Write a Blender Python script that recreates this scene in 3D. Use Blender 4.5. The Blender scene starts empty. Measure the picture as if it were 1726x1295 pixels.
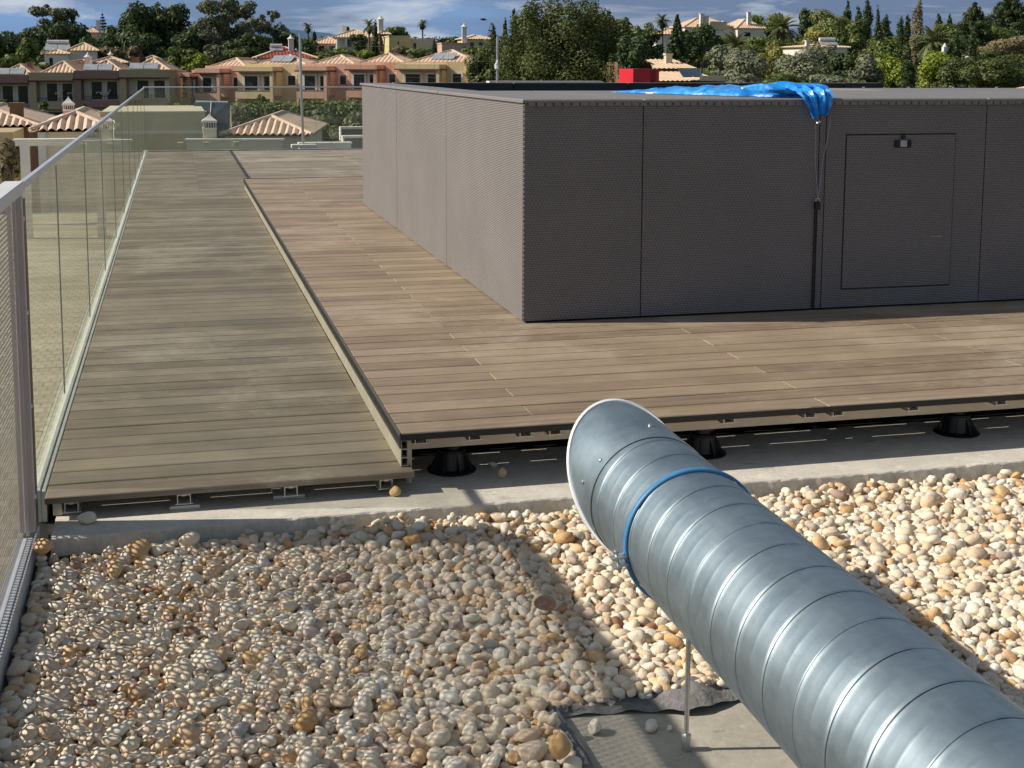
import bpy, bmesh, math, random
import numpy as np
from mathutils import Vector, Matrix
random.seed(7)
RNG = np.random.default_rng(11)
R = math.radians
scene = bpy.context.scene
col = scene.collection

# ------------------------------------------------------------------ camera
F_PX, CX, CY, YAW, PITCH, ROLL, H = 2231.0, 863.0, 388.3, .2486, .1239, .0038, 1.32
FWD = Vector((math.sin(YAW)*math.cos(PITCH), math.cos(YAW)*math.cos(PITCH), -math.sin(PITCH)))
RT = Vector((math.cos(YAW), -math.sin(YAW), 0)); UP = RT.cross(FWD)
RT, UP = RT*math.cos(ROLL)+UP*math.sin(ROLL), -RT*math.sin(ROLL)+UP*math.cos(ROLL)
EYE = Vector((0, 0, H))
def at(px, py, Y):
    """World point at depth Y on the line of sight of a photograph pixel."""
    d = FWD*F_PX + RT*(px-CX) - UP*(py-CY)
    return EYE + d*(Y/d.y)
cam = bpy.data.cameras.new('camera'); co = bpy.data.objects.new('camera', cam); col.objects.link(co)
co.matrix_world = Matrix(((RT.x, UP.x, -FWD.x, 0), (RT.y, UP.y, -FWD.y, 0), (RT.z, UP.z, -FWD.z, H), (0, 0, 0, 1)))
cam.sensor_width = 36; cam.lens = F_PX/1726*36; cam.shift_y = -(647.5-CY)/1726
cam.clip_start = .05; cam.clip_end = 20000
scene.camera = co

# ------------------------------------------------------------------ light
AZ, EL = R(11.5), R(36.3)
SUN = Vector((-math.cos(EL)*math.cos(AZ), math.cos(EL)*math.sin(AZ), math.sin(EL)))
sl = bpy.data.lights.new('sun', 'SUN'); sl.energy = 5.0; sl.angle = R(.53); sl.color = (1, .915, .78)
so = bpy.data.objects.new('sun', sl); col.objects.link(so); so.rotation_euler = SUN.to_track_quat('Z', 'Y').to_euler(); so.location = (-30, 6, 30)
scene.view_settings.view_transform = 'Standard'; scene.view_settings.look = 'None'; scene.view_settings.exposure = 0

class N:
    """short-hand for building a node tree"""
    def __init__(s, tree): s.t = tree; tree.nodes.clear()
    def __call__(s, kind, ins=None, **props):
        n = s.t.nodes.new(kind)
        for k, v in props.items(): setattr(n, k, v)
        for k, v in (ins or {}).items():
            if isinstance(v, bpy.types.NodeSocket): s.t.links.new(v, n.inputs[k])
            else: n.inputs[k].default_value = v
        return n
    def math(s, op, a, b=0.0, c=0.0, clamp=False): return s('ShaderNodeMath', {0: a, 1: b, 2: c}, operation=op, use_clamp=clamp).outputs[0]
    def mix(s, f, a, b, mode='MIX'):
        n = s('ShaderNodeMix', data_type='RGBA', blend_type=mode)
        for k, v in ((0, f), (6, a), (7, b)):
            if isinstance(v, bpy.types.NodeSocket): s.t.links.new(v, n.inputs[k])
            else: n.inputs[k].default_value = v if k == 0 else (*v, 1)[:4]
        return n.outputs[2]
    def ramp(s, f, stops, interp='LINEAR'):
        n = s('ShaderNodeValToRGB', {0: f}); r = n.color_ramp; r.interpolation = interp
        while len(r.elements) < len(stops): r.elements.new(.5)
        for e, (p, c) in zip(r.elements, stops): e.position = p; e.color = (*c, 1)[:4] if isinstance(c, tuple) else (c, c, c, 1)
        return n.outputs[0]
    def noise(s, vec, scale, detail=4, rough=.55, dist=0.0): return s('ShaderNodeTexNoise', {'Vector': vec, 'Scale': scale, 'Detail': detail, 'Roughness': rough, 'Distortion': dist}).outputs[0]
    def mapped(s, vec, scale=(1, 1, 1), loc=(0, 0, 0), rot=(0, 0, 0)): return s('ShaderNodeMapping', {'Vector': vec, 'Scale': scale, 'Location': loc, 'Rotation': rot}).outputs[0]
    def obj(s): return s('ShaderNodeTexCoord').outputs['Object']
    def attr(s, name='rnd'): return s('ShaderNodeAttribute', attribute_name=name).outputs['Fac']
    def bump(s, h, strength=.3, dist=.01): return s('ShaderNodeBump', {'Height': h, 'Strength': strength, 'Distance': dist}).outputs[0]
    def out(s, shader): s('ShaderNodeOutputMaterial', {'Surface': shader})
    def principled(s, base, rough=.6, normal=None, metal=0.0, spec=.5, **kw):
        d = {'Base Color': base if isinstance(base, bpy.types.NodeSocket) else (*base, 1), 'Roughness': rough, 'Metallic': metal, 'Specular IOR Level': spec}
        if normal is not None: d['Normal'] = normal
        d.update(kw); p = s('ShaderNodeBsdfPrincipled', d); s.out(p.outputs[0]); return p

def new_mat(name):
    m = bpy.data.materials.new(name); m.use_nodes = True
    return m, N(m.node_tree)
def plain(name, c, rough=.6, var=.12, scale=8.0, metal=0.0, bump=.15, spec=.5, bdist=.004):
    """painted / cast surface: base colour broken by two noises, with a little relief"""
    m, n = new_mat(name); v = n.obj()
    a = n.noise(v, scale, 6, .6); b = n.noise(v, scale*.13, 3)
    f = n.math('ADD', n.math('MULTIPLY', a, .6), n.math('MULTIPLY', b, .4))
    base = n.ramp(f, [(.3, tuple(x*(1-var) for x in c)), (.7, tuple(min(1, x*(1+var)) for x in c))])
    n.principled(base, n.math('ADD', n.math('MULTIPLY', a, .2), rough-.1), n.bump(a, bump, bdist), metal, spec)
    return m

# world: Nishita sky with a bank of blue-grey cloud along the horizon
w = bpy.data.worlds.new('World'); scene.world = w; w.use_nodes = True
n = N(w.node_tree)
sky = n('ShaderNodeTexSky', sky_type='NISHITA', sun_disc=False, sun_elevation=EL, sun_rotation=math.atan2(SUN.x, SUN.y) % (2*math.pi), air_density=1.0, dust_density=.6, ozone_density=1.5)
g = n('ShaderNodeTexCoord').outputs['Generated']
c1 = n.noise(n.mapped(g, (7, 7, 42), (.35, .2, 0)), 1.0, 8, .6, .5)
c2 = n.noise(n.mapped(g, (3.2, 3.2, 16), (4.1, .8, 2)), 1.0, 5, .55, .2)
sep = n('ShaderNodeSeparateXYZ', {0: g})
right = n('ShaderNodeMapRange', {0: sep.outputs[0], 1: -.1, 2: .45, 3: 0, 4: 1}).outputs[0]
clear = n.mix(n('ShaderNodeMapRange', {0: sep.outputs[2], 1: .0, 2: .06, 3: 0, 4: 1}).outputs[0], (.17, .29, .53), (.24, .39, .64))
cloud = n.mix(c2, (.10, .155, .27), (.22, .30, .44))
c = n.mix(n('ShaderNodeMapRange', {0: n.math('ADD', c2, n.math('MULTIPLY', right, .24)), 1: .44, 2: .64, 3: 0, 4: 1}).outputs[0], clear, cloud)
c = n.mix(n('ShaderNodeMapRange', {0: c1, 1: .50, 2: .68, 3: 0, 4: .85}).outputs[0], c, (.60, .65, .72))
low = n('ShaderNodeMapRange', {0: sep.outputs[2], 1: .10, 2: .35, 3: 1, 4: 0}).outputs[0]
b1 = n('ShaderNodeBackground', {'Color': n.mix(1.0, sky.outputs[0], (1.2, 1.0, .78), 'MULTIPLY'), 'Strength': .10}); b2 = n('ShaderNodeBackground', {'Color': c, 'Strength': 1.0})
mx = n('ShaderNodeMixShader', {0: low, 1: b1.outputs[0], 2: b2.outputs[0]})
n('ShaderNodeOutputWorld', {'Surface': mx.outputs[0]})

# ------------------------------------------------------------------ mesh helpers
class MB:
    def __init__(s): s.v = []; s.f = []; s.m = []; s.a = []; s.cur = .5; s.mi = 0
    def add(s, vs, fs, a=None):
        b = len(s.v); s.v += [tuple(p) for p in vs]; s.f += [tuple(b+i for i in q) for q in fs]; s.m += [s.mi]*len(fs)
        s.a += [s.cur if a is None else a]*len(vs); return s
    def box(s, x0, x1, y0, y1, z0, z1, T=None, c=0.0):
        """axis box with a chamfer c along its four top edges"""
        if c:
            vs = [(x0, y0, z0), (x1, y0, z0), (x1, y1, z0), (x0, y1, z0), (x0, y0, z1-c), (x1, y0, z1-c), (x1, y1, z1-c), (x0, y1, z1-c), (x0+c, y0+c, z1), (x1-c, y0+c, z1), (x1-c, y1-c, z1), (x0+c, y1-c, z1)]
            fs = [(3, 2, 1, 0), (0, 1, 5, 4), (1, 2, 6, 5), (2, 3, 7, 6), (3, 0, 4, 7), (4, 5, 9, 8), (5, 6, 10, 9), (6, 7, 11, 10), (7, 4, 8, 11), (8, 9, 10, 11)]
        else:
            vs = [(x0, y0, z0), (x1, y0, z0), (x1, y1, z0), (x0, y1, z0), (x0, y0, z1), (x1, y0, z1), (x1, y1, z1), (x0, y1, z1)]
            fs = [(3, 2, 1, 0), (0, 1, 5, 4), (1, 2, 6, 5), (2, 3, 7, 6), (3, 0, 4, 7), (4, 5, 6, 7)]
        if T is not None: vs = [T @ Vector(p) for p in vs]
        return s.add(vs, fs)
    def tube(s, pts, rad, nn=10, cap=True):
        pts = [Vector(p) for p in pts]; k = len(pts)
        if not hasattr(rad, '__len__'): rad = [rad]*k
        vs = []; ref = None
        for i, p in enumerate(pts):
            d = (pts[min(i+1, k-1)]-pts[max(i-1, 0)]).normalized()
            if ref is None: ref = Vector((0, 0, 1)) if abs(d.z) < .9 else Vector((1, 0, 0))
            a = d.cross(ref).normalized(); b = a.cross(d); ref = b
            vs += [p+(a*math.cos(t)+b*math.sin(t))*rad[i] for t in (2*math.pi*j/nn for j in range(nn))]
        fs = [(i*nn+j, i*nn+(j+1) % nn, (i+1)*nn+(j+1) % nn, (i+1)*nn+j) for i in range(k-1) for j in range(nn)]
        if cap: fs += [tuple(range(nn-1, -1, -1)), tuple((k-1)*nn+j for j in range(nn))]
        return s.add(vs, fs)
    def lathe(s, prof, cx=0, cy=0, nn=24, ang=0.0):
        vs = [(cx+r*math.cos(ang+2*math.pi*j/nn), cy+r*math.sin(ang+2*math.pi*j/nn), z) for r, z in prof for j in range(nn)]
        k = len(prof); fs = [(i*nn+j, i*nn+(j+1) % nn, (i+1)*nn+(j+1) % nn, (i+1)*nn+j) for i in range(k-1) for j in range(nn)]
        fs += [tuple(range(nn-1, -1, -1)), tuple((k-1)*nn+j for j in range(nn))]
        return s.add(vs, fs)
    def grid(s, fn, nu, nv, wrap=False):
        vs = [fn(i/nu, j/nv) for i in range(nu if wrap else nu+1) for j in range(nv+1)]; m = nv+1
        k = nu if wrap else nu+1
        fs = [(i*m+j, ((i+1) % k)*m+j, ((i+1) % k)*m+j+1, i*m+j+1) for i in range(nu) for j in range(nv)]
        return s.add(vs, fs)
    def build(s, name, mat, parent=None, smooth=False, local=False, split=None):
        me = bpy.data.meshes.new(name)
        off = Vector((0, 0, 0)) if (parent is None or local) else abs_loc(parent)
        me.from_pydata([(p[0]-off.x, p[1]-off.y, p[2]-off.z) for p in s.v], [], s.f)
        for q in (mat if isinstance(mat, (list, tuple)) else [mat]): me.materials.append(q)
        me.polygons.foreach_set('material_index', s.m)
        at_ = me.attributes.new('rnd', 'FLOAT', 'POINT'); at_.data.foreach_set('value', s.a)
        if smooth: me.polygons.foreach_set('use_smooth', [True]*len(s.f))
        me.update()
        if smooth: me.set_sharp_from_angle(angle=R(split or 40))
        o = bpy.data.objects.new(name, me); col.objects.link(o)
        if parent is not None: o.parent = parent
        return o
def abs_loc(o):
    v = Vector(o.location)
    while o.parent is not None: o = o.parent; v = v+Vector(o.location)
    return v
def np_mesh(name, V, Fq, mat, parent=None, rnd=None, smooth=False):
    """mesh from numpy arrays (all faces with the same corner count)"""
    me = bpy.data.meshes.new(name); nv, nf, k = len(V), len(Fq), Fq.shape[1]
    off = np.array(abs_loc(parent)) if parent is not None else np.zeros(3)
    me.vertices.add(nv); me.vertices.foreach_set('co', (V-off).astype(np.float32).ravel())
    me.loops.add(nf*k); me.loops.foreach_set('vertex_index', Fq.astype(np.int32).ravel())
    me.polygons.add(nf); me.polygons.foreach_set('loop_start', (np.arange(nf)*k).astype(np.int32))
    if smooth: me.polygons.foreach_set('use_smooth', np.ones(nf, bool))
    if rnd is not None: me.attributes.new('rnd', 'FLOAT', 'POINT').data.foreach_set('value', rnd.astype(np.float32))
    me.materials.append(mat); me.update(calc_edges=True)
    o = bpy.data.objects.new(name, me); col.objects.link(o)
    if parent is not None: o.parent = parent
    return o
def tag(o, label=None, cat=None, group=None, kind=None):
    for k, v in (('label', label), ('category', cat), ('group', group), ('kind', kind)):
        if v: o[k] = v
    return o
def empty(name, loc, label, cat, group=None, rz=0.0):
    o = bpy.data.objects.new(name, None); o.empty_display_size = .2; col.objects.link(o); o.location = loc; o.rotation_euler = (0, 0, rz)
    return tag(o, label, cat, group)
def copy_part(o, dloc, parent):
    c = o.copy(); col.objects.link(c); c.parent = parent; c.location = Vector(o.location)+Vector(dloc); return c

# ------------------------------------------------------------------ materials, foreground
def deck_mat(name, dark, light, pale):
    m, n = new_mat(name); v = n.obj(); rnd = n.attr()
    off = n('ShaderNodeCombineXYZ', {0: n.math('MULTIPLY', rnd, 37.0), 1: n.math('MULTIPLY', rnd, 91.0), 2: 0.0}).outputs[0]
    va = n('ShaderNodeVectorMath', {0: v, 1: off}, operation='ADD').outputs[0]
    grain = n.noise(n.mapped(va, (2.6, 150, 150)), 1.0, 6, .7, .2)
    streak = n.noise(n.mapped(va, (.9, 34, 34)), 1.0, 4, .6)
    blot = n.noise(n.mapped(v, (1.9, 2.6, 1)), 1.0, 8, .68, .3)
    big = n.noise(n.mapped(v, (.45, .6, 1), (7, 3, 0)), 1.0, 4, .6)
    fine = n.noise(n.mapped(v, (26, 60, 9)), 1.0, 5, .65)
    f = n.math('ADD', n.math('MULTIPLY', rnd, .15), n.math('ADD', n.math('MULTIPLY', grain, .40), n.math('ADD', n.math('MULTIPLY', streak, .25), n.math('MULTIPLY', blot, .30))))
    base = n.ramp(f, [(.395, dark), (.71, light)])
    dust = n('ShaderNodeMapRange', {0: n.math('ADD', n.math('MULTIPLY', blot, .6), n.math('ADD', n.math('MULTIPLY', big, .6), n.math('MULTIPLY', fine, .35))), 1: .78, 2: 1.0, 3: 0, 4: .48}).outputs[0]
    base = n.mix(dust, base, pale)
    sc = n.noise(n.mapped(v, (6, 46, 1), (3, 1, 0)), 1.0, 2, .5)
    base = n.mix(n('ShaderNodeMapRange', {0: sc, 1: .72, 2: .76, 3: 0, 4: .7}).outputs[0], base, pale)
    dk = n.noise(n.mapped(v, (3.1, 7.0, 1), (1, 8, 0)), 1.0, 5, .7)
    base = n.mix(n('ShaderNodeMapRange', {0: dk, 1: .64, 2: .76, 3: 0, 4: .28}).outputs[0], base, tuple(x*.6 for x in dark))
    n.principled(base, n('ShaderNodeMapRange', {0: blot, 1: .3, 2: .7, 3: .5, 4: .72}).outputs[0], n.bump(n.math('ADD', grain, n.math('MULTIPLY', fine, .4)), .22, .002), spec=.35)
    return m
M_DECK = deck_mat('upper_boards', (.180, .136, .094), (.42, .328, .238), (.54, .47, .39))
M_LOW = deck_mat('lower_boards', (.168, .138, .104), (.39, .335, .262), (.60, .56, .49))
M_RISER = plain('riser_board', (.44, .41, .345), .6, .12, 6)
M_TRIM = plain('edge_trim', (.085, .088, .085), .6, .1, 8)
M_ALU = plain('aluminium', (.66, .65, .62), .4, .10, 12, metal=.3)
M_BEARER = plain('bearer', (.56, .50, .40), .5, .2, 7, metal=.15)
M_BLACK = plain('black_plastic', (.012, .012, .014), .38, .2, 20)
M_STEEL = plain('zinc_steel', (.6, .61, .62), .35, .12, 30, metal=.9)
M_WHITE = plain('white_powder_coat', (.74, .74, .75), .4, .05, 4, bump=.05)
M_FENCE = plain('grey_powder_coat', (.58, .52, .50), .45, .05, 6, bump=.05)
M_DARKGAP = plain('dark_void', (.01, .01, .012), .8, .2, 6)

def concrete_mat(name, c, dirt):
    m, n = new_mat(name); v = n.obj()
    a = n.noise(v, 5, 8, .62); b = n.noise(v, 55, 6, .7); d = n.noise(n.mapped(v, (1.2, 2.5, 2)), 1.3, 5, .6)
    base = n.ramp(n.math('ADD', n.math('MULTIPLY', a, .55), n.math('MULTIPLY', b, .45)), [(.33, tuple(x*.74 for x in c)), (.68, tuple(min(1, x*1.12) for x in c))])
    base = n.mix(n('ShaderNodeMapRange', {0: d, 1: .5, 2: .72, 3: 0, 4: .5}).outputs[0], base, dirt)
    pit = n('ShaderNodeTexVoronoi', {'Vector': v, 'Scale': 38.0}).outputs[0]
    pm = n('ShaderNodeMapRange', {0: pit, 1: .0, 2: .13, 3: 1, 4: 0}).outputs[0]
    pm = n.math('MULTIPLY', pm, n('ShaderNodeMapRange', {0: a, 1: .52, 2: .6, 3: 0, 4: 1}).outputs[0])
    base = n.mix(n.math('MULTIPLY', pm, .7), base, (.07, .06, .05))
    spl = n.noise(n.mapped(v, (7, 16, 7), (2, 5, 1)), 1.0, 6, .75)
    base = n.mix(n('ShaderNodeMapRange', {0: spl, 1: .58, 2: .66, 3: 0, 4: .5}).outputs[0], base, tuple(min(1, x*1.3) for x in c)); base = n.mix(n('ShaderNodeMapRange', {0: spl, 1: .40, 2: .33, 3: 0, 4: .55}).outputs[0], base, tuple(x*.5 for x in dirt))
    n.principled(base, .85, n.bump(n.math('SUBTRACT', n.math('ADD', a, n.math('MULTIPLY', b, .6)), pm), .55, .006), spec=.2)
    return m
M_CONC = concrete_mat('pale_concrete', (.68, .645, .57), (.54, .51, .45))
M_SLAB = concrete_mat('slab_concrete', (.46, .43, .37), (.31, .28, .23))
M_BITUMEN = plain('bitumen', (.02, .02, .021), .7, .35, 25, bump=.5)
M_FELT = plain('felt', (.20, .195, .20), .95, .4, 40, bump=1.0, bdist=.01)

# roof floor and gravel bed base
mb = MB(); mb.box(-.57, 9, 0.2, 24.6, -6.8, -.36); tag(mb.build('roof_floor', M_BITUMEN), kind='structure')

# concrete ledge along the gravel, broken front edge
def ledge():
    bm_ = MB(); nx = 420; x0, x1 = -.43, 7.0
    def jag(x): return .010*math.sin(x*4.1)+.004*math.sin(x*31+1)+.004*math.sin(x*97)
    prof = []
    rows = []
    for i in range(nx+1):
        x = x0+(x1-x0)*i/nx; j = jag(x); y = 4.385+j*.5
        ch = .003+.006*abs(math.sin(x*13.7)*math.sin(x*57+1)*math.sin(x*23))
        rows.append([(x, 5.02, -.345), (x, 5.0, -.21), (x, y+ch, -.21), (x, y, -.21-ch), (x, y-.006, -.26), (x, y-.008, -.345)])
    vs = [p for r_ in rows for p in r_]; k = 6
    fs = [(i*k+j, i*k+j+1, (i+1)*k+j+1, (i+1)*k+j) for i in range(nx) for j in range(k-1)]
    fs.append(tuple(range(k)))
    bm_.add(vs, fs); return bm_
tag(ledge().build('concrete_ledge', M_CONC), 'pale concrete ledge with a rough edge between the gravel and the decking', 'ledge')
mb = MB(); mb.add([(-.47, 4.15, -.295), (-.1, 4.15, -.295), (.36, 4.37, -.275), (.36, 4.38, -.27), (-.43, 4.38, -.27), (-.43, 4.95, -.215), (-.5, 4.95, -.215), (-.5, 4.38, -.26)], [(0, 1, 2, 3, 4, 7), (4, 5, 6, 7)])
tag(mb.build('bitumen_upstand', M_BITUMEN), 'black bitumen strip against the left end of the concrete ledge', 'waterproofing strip')

# ------------------------------------------------------------------ decks
def boards(x0, x1, y0, y1, zt, th, joint_even, joint_odd, length, holes=(), pitch=.145, gap=.0095):
    m_ = MB(); k = 0; y = y0
    while y+pitch <= y1+.01:
        j0 = joint_even if k % 2 == 0 else joint_odd
        cuts = [x0]; x = j0-length*8
        while x < x1:
            if x > x0+.05: cuts.append(x)
            x += length
        cuts.append(x1)
        for a, b in zip(cuts[:-1], cuts[1:]):
            segs = [(a, b)]
            for hx0, hx1, hy0, hy1 in holes:
                if hy0 < y and y+pitch < hy1: segs = [q for s0, s1 in segs for q in ((s0, min(s1, hx0)), (max(s0, hx1), s1)) if q[1]-q[0] > .02]
            m_.cur = random.random()
            dz = random.uniform(-.0008, .0008)
            for s0, s1 in segs: m_.box(s0+.0005, s1-.0005, y, y+pitch-gap, zt-th, zt+dz, c=.003)
        y += pitch; k += 1
    return m_
ud = empty('raised_deck', (.75, 4.6, -.21), 'brown composite board deck raised on black pedestals around the woven cabinet', 'deck')
b_ = boards(.758, 7.6, 4.605, 15.75, 0, .023, 2.455, 1.285, 2.34, [(1.85, 7.6, 6.7, 12.4)])
b_.build('board_surface', M_DECK, ud)
mb = MB()
for y0, y1 in ((4.60, 6.95), (6.955, 9.3), (9.305, 11.65), (11.655, 14.0), (14.005, 15.75)):
    mb.cur = random.random(); mb.box(.752, .757, y0, y1, -.055, .001);
mb.build('edge_trim', M_TRIM, ud)
mb = MB()
for y0, y1 in ((4.62, 6.7), (6.704, 9.05), (9.054, 11.4), (11.404, 13.75), (13.754, 15.74)):
    mb.box(.760, .764, y0, y1, -.128, -.012); mb.box(.784, .788, y0, y1, -.128, -.03)
    for z in (-.128, -.098, -.066, -.034): mb.box(.7641, .7839, y0, y1, z, z+.004)
mb.build('riser', M_RISER, ud)
mb = MB(); mb.box(.758, 7.6, 15.752, 15.757, -.13, -.006); mb.build('edge_trim', M_TRIM, ud)
mb = MB(); mb.box(.806, 7.5, 4.70, 4.745, -.090, -.056); mb.box(.792, .806, 4.655, 4.745, -.205, -.03)
mb.build('bearer', M_BEARER, ud)
mb = MB(); mb.box(.806, 7.5, 4.760, 4.765, -.088, -.024); mb.build('gap_shade_sheet', M_DARKGAP, ud)  # dark sheet added to paint the shade in the gap between boards and bearer
mb = MB(); mb.box(.758, 7.6, 4.598, 4.6045, -.026, -.003); mb.build('front_edge_shade', plain('edge_shade_black', (.022, .021, .02), .7, .2, 9), ud)  # black strip painting the shade on the unlit front face of the boards
def rail(x, z, y0=4.615, y1=6.3, clip=True, h=.03):
    m_ = MB(); w_ = .023; t = .003
    m_.box(x-w_, x+w_, y0, y1, z-h, z-h+t); m_.box(x-w_, x-w_+t, y0, y1, z-h+t, z-.004); m_.box(x+w_-t, x+w_, y0, y1, z-h+t, z-.004)
    m_.box(x-w_-.007, x-w_, y0, y1, z-h, z-h+t); m_.box(x+w_, x+w_+.007, y0, y1, z-h, z-h+t)
    m_.box(x-w_+t, x-w_+.012, y0, y1, z-.008, z-.004); m_.box(x+w_-.012, x+w_-t, y0, y1, z-.008, z-.004)
    if clip: m_.box(x-.009, x+.009, y0-.006, y0+.03, z-.008, z+.012)
    return m_
for i, x in enumerate((.838, 1.041, 1.234, 1.349, 2.05, 2.394, 2.514, 2.849, 3.251, 3.75)):
    rail(x, -.0245, 4.64, clip=i not in (1, 3)).build('joist_rail', M_ALU, ud)
def pedestal(m_, x, y, z0, z1):
    m_.lathe([(.001, z0), (.094, z0), (.094, z0+.005), (.088, z0+.008), (.062, z0+.012), (.052, z0+.075), (.054, z0+.078), (.054, z0+.084), (.043, z0+.085)], x, y, 28)
    for k in range(8):
        a = k*math.pi/4+.2; c_, s_ = math.cos(a), math.sin(a)
        T = Matrix.Translation((x, y, z0)) @ Matrix.Rotation(a, 4, 'Z')
        m_.add([T @ Vector(p) for p in ((.05, -.0015, .008), (.086, -.0015, .008), (.054, -.0015, .07), (.05, .0015, .008), (.086, .0015, .008), (.054, .0015, .07))], [(0, 1, 2), (5, 4, 3), (0, 3, 4, 1), (1, 4, 5, 2)])
    prof = []; z = z0+.08
    while z < z1-.014: prof += [(.038, z), (.038, z+.003), (.035, z+.004), (.035, z+.006)]; z += .007
    m_.lathe(prof, x, y, 22); m_.lathe([(.02, z1-.012), (.058, z1-.012), (.058, z1), (.02, z1)], x, y, 24)
m_ = MB(); pedestal(m_, .985, 4.80, -.21, -.093); p0 = m_.build('pedestal', M_BLACK, ud, smooth=True)
for x, y in ((2.0, 4.78), (3.16, 4.81), (4.3, 4.8), (.985, 5.75), (2.0, 5.75), (3.16, 5.75)): copy_part(p0, (x-.985, y-4.80, 0), ud)

ld = empty('lower_deck', (-.46, 4.6, -.21), 'greenish weathered board walkway along the glass balustrade, one step down', 'deck')
boards(-.462, .80, 4.56, 5.9, -.13, .023, 5, 5, 20).build('board_surface', M_LOW, ld)
lb = boards(-.462, .7595, 5.865, 15.6, -.13, .023, 5, 5, 20)
l2 = boards(-.462, 7.6, 15.6, 22.9, -.13, .023, .25, .25, 2.34)
lb.add(l2.v, l2.f); lb.a[-len(l2.v):] = l2.a
lb.build('board_surface', M_LOW, ld)
for x in (-.378, -.007, .36, .699): rail(x, -.154, 4.575, 6.0, h=.04).build('joist_rail', M_ALU, ld)
mb = MB(); mb.box(-.44, -.41, 4.60, 6.0, -.207, -.158); mb.build('bearer', M_BEARER, ld)
for x0, x1, y0, y1 in ((-.055, .045, 4.57, 4.68), (.30, .41, 4.60, 4.70)):
    mb = MB(); mb.box(x0, x1, y0, y1, -.209, -.197); mb.build('packer', M_ALU, ld)

# ------------------------------------------------------------------ woven spa cabinet
def wicker_mat(name, c):
    m, n = new_mat(name); v = n.obj(); s3 = n('ShaderNodeSeparateXYZ', {0: v})
    u = n.math('ADD', s3.outputs[0], s3.outputs[1]); z = s3.outputs[2]
    ku, kz = 2*math.pi/.020, 2*math.pi/.019
    row = n.math('SINE', n.math('MULTIPLY', z, kz)); 
    par = n.math('SIGN', n.math('SINE', n.math('MULTIPLY', z, kz/2)))
    stake = n.math('MULTIPLY', n.math('SINE', n.math('MULTIPLY', u, ku)), par)
    hgt = n.math('ADD', n.math('MULTIPLY', n.math('ABSOLUTE', row), .6), n.math('MULTIPLY', stake, .17))
    a = n.noise(v, 2.2, 4); b = n.noise(n.mapped(v, (60, 60, 300)), 1.0, 2)
    base = n.ramp(n.math('ADD', n.math('MULTIPLY', a, .5), n.math('MULTIPLY', b, .5)), [(.3, tuple(x*.86 for x in c)), (.7, tuple(x*1.14 for x in c))])
    base = n.mix(n('ShaderNodeMapRange', {0: hgt, 1: -.2, 2: .6, 3: .66, 4: 0}).outputs[0], base, tuple(x*.18 for x in c))  # self-shadowing of the weave gaps painted into the colour
    n.principled(base, .5, n.bump(hgt, .9, .005), spec=.3)
    return m
M_WICK = wicker_mat('woven_cord', (.258, .236, .232))
M_WTOP = plain('woven_top', (.22, .205, .205), .5, .08, 30, bump=.4)
M_SEAM = plain('seam_black', (.012, .012, .014), .6, .2, 9)
XS, YS, YB, HT, XE = 1.709, 6.491, 12.56, 1.15, 7.1
spa = empty('spa_cabinet', (XS, YS, 0), 'large dark grey woven cabinet with a small access hatch standing on the brown deck', 'spa enclosure')
mb = MB(); mb.box(XS+.02, XE-.02, YS+.02, 8.55, .01, HT-.02); mb.box(XS+.02, 2.0, 8.55, YB-.02, .01, HT-.02); mb.box(XS+.02, XE-.02, 12.44, YB-.02, .01, HT-.02); mb.box(5.0, XE-.02, 8.55, 9.55, .01, HT-.02)
mb.build('core', M_SEAM, spa)
xs_ = [XS, 2.347, 3.349, 4.362, 5.36, 6.36, XE]
for a, b in zip(xs_[:-1], xs_[1:]):
    mb = MB(); mb.box(a+(.0 if a == XS else .003), b-.003, YS, YS+.02, .012, HT-.018, c=0); mb.build('side_panel', M_WICK, spa)
mb = MB(); mb.box(3.385, 3.39, YS-.0012, YS, .012, HT-.02); mb.build('seam_strip', M_SEAM, spa)
k = 0; y = YS+.004
while y < YB-.1:
    mb = MB(); mb.box(XS+.001*(k % 2), XS+.02, y+.001, min(y+1.0, YB)-.0015, .012, HT-.018); mb.build('side_panel', M_WICK, spa); y += 1.0; k += 1
# rim / covers: boxes with joints
mb = MB()
for a, b in zip(xs_[:-1], xs_[1:]): mb.box(a+.002-(.012 if a == XS else 0), b-.002, YS-.010, 8.72, HT-.018, HT, c=.006)
mb.build('top_cover', M_WTOP, spa)
mb = MB(); y = 8.725
while y < YB: mb.box(XS-.012, 1.99, y, min(y+.98, YB), HT-.018, HT, c=.006); y += .985
mb.build('top_rim', M_WTOP, spa)
mb = MB(); x = 2.0
while x < XE: mb.box(x, min(x+1.16, XE), 12.42, YB, HT-.018, HT+.004, c=.006); x += 1.165
mb.build('top_rim', M_WTOP, spa)
mb = MB(); x = 2.0
while x < XE: mb.box(x, min(x+1.155, XE), 12.405, 12.42, .3, HT+.003); x += 1.165
mb.build('inner_panel', plain('inner_dark', (.035, .035, .042), .6, .15, 5), spa)
mb = MB(); mb.box(5.0, XE, 8.725, 9.6, HT-.018, HT+.001, c=.006); mb.build('top_cover', M_WTOP, spa)
for i in range(5):
    mb = MB(); mb.box(5.3+i*.4, 5.315+i*.4, 9.56, 9.575, HT, HT+.012); mb.build('cover_peg', M_STEEL, spa)
mb = MB(); z = .02                                   # woven corner and top stitches
while z < HT-.03:
    T = Matrix.Translation((XS+.002, YS+.002, z)); mb.lathe([(.001, z), (.004, z+.003), (.0065, z+.010), (.004, z+.018), (.001, z+.021)], XS+.004, YS+.004, 8); z += .0232
mb.build('corner_weave', M_WTOP, spa, smooth=True)
mb = MB(); x = XS+.02
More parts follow.
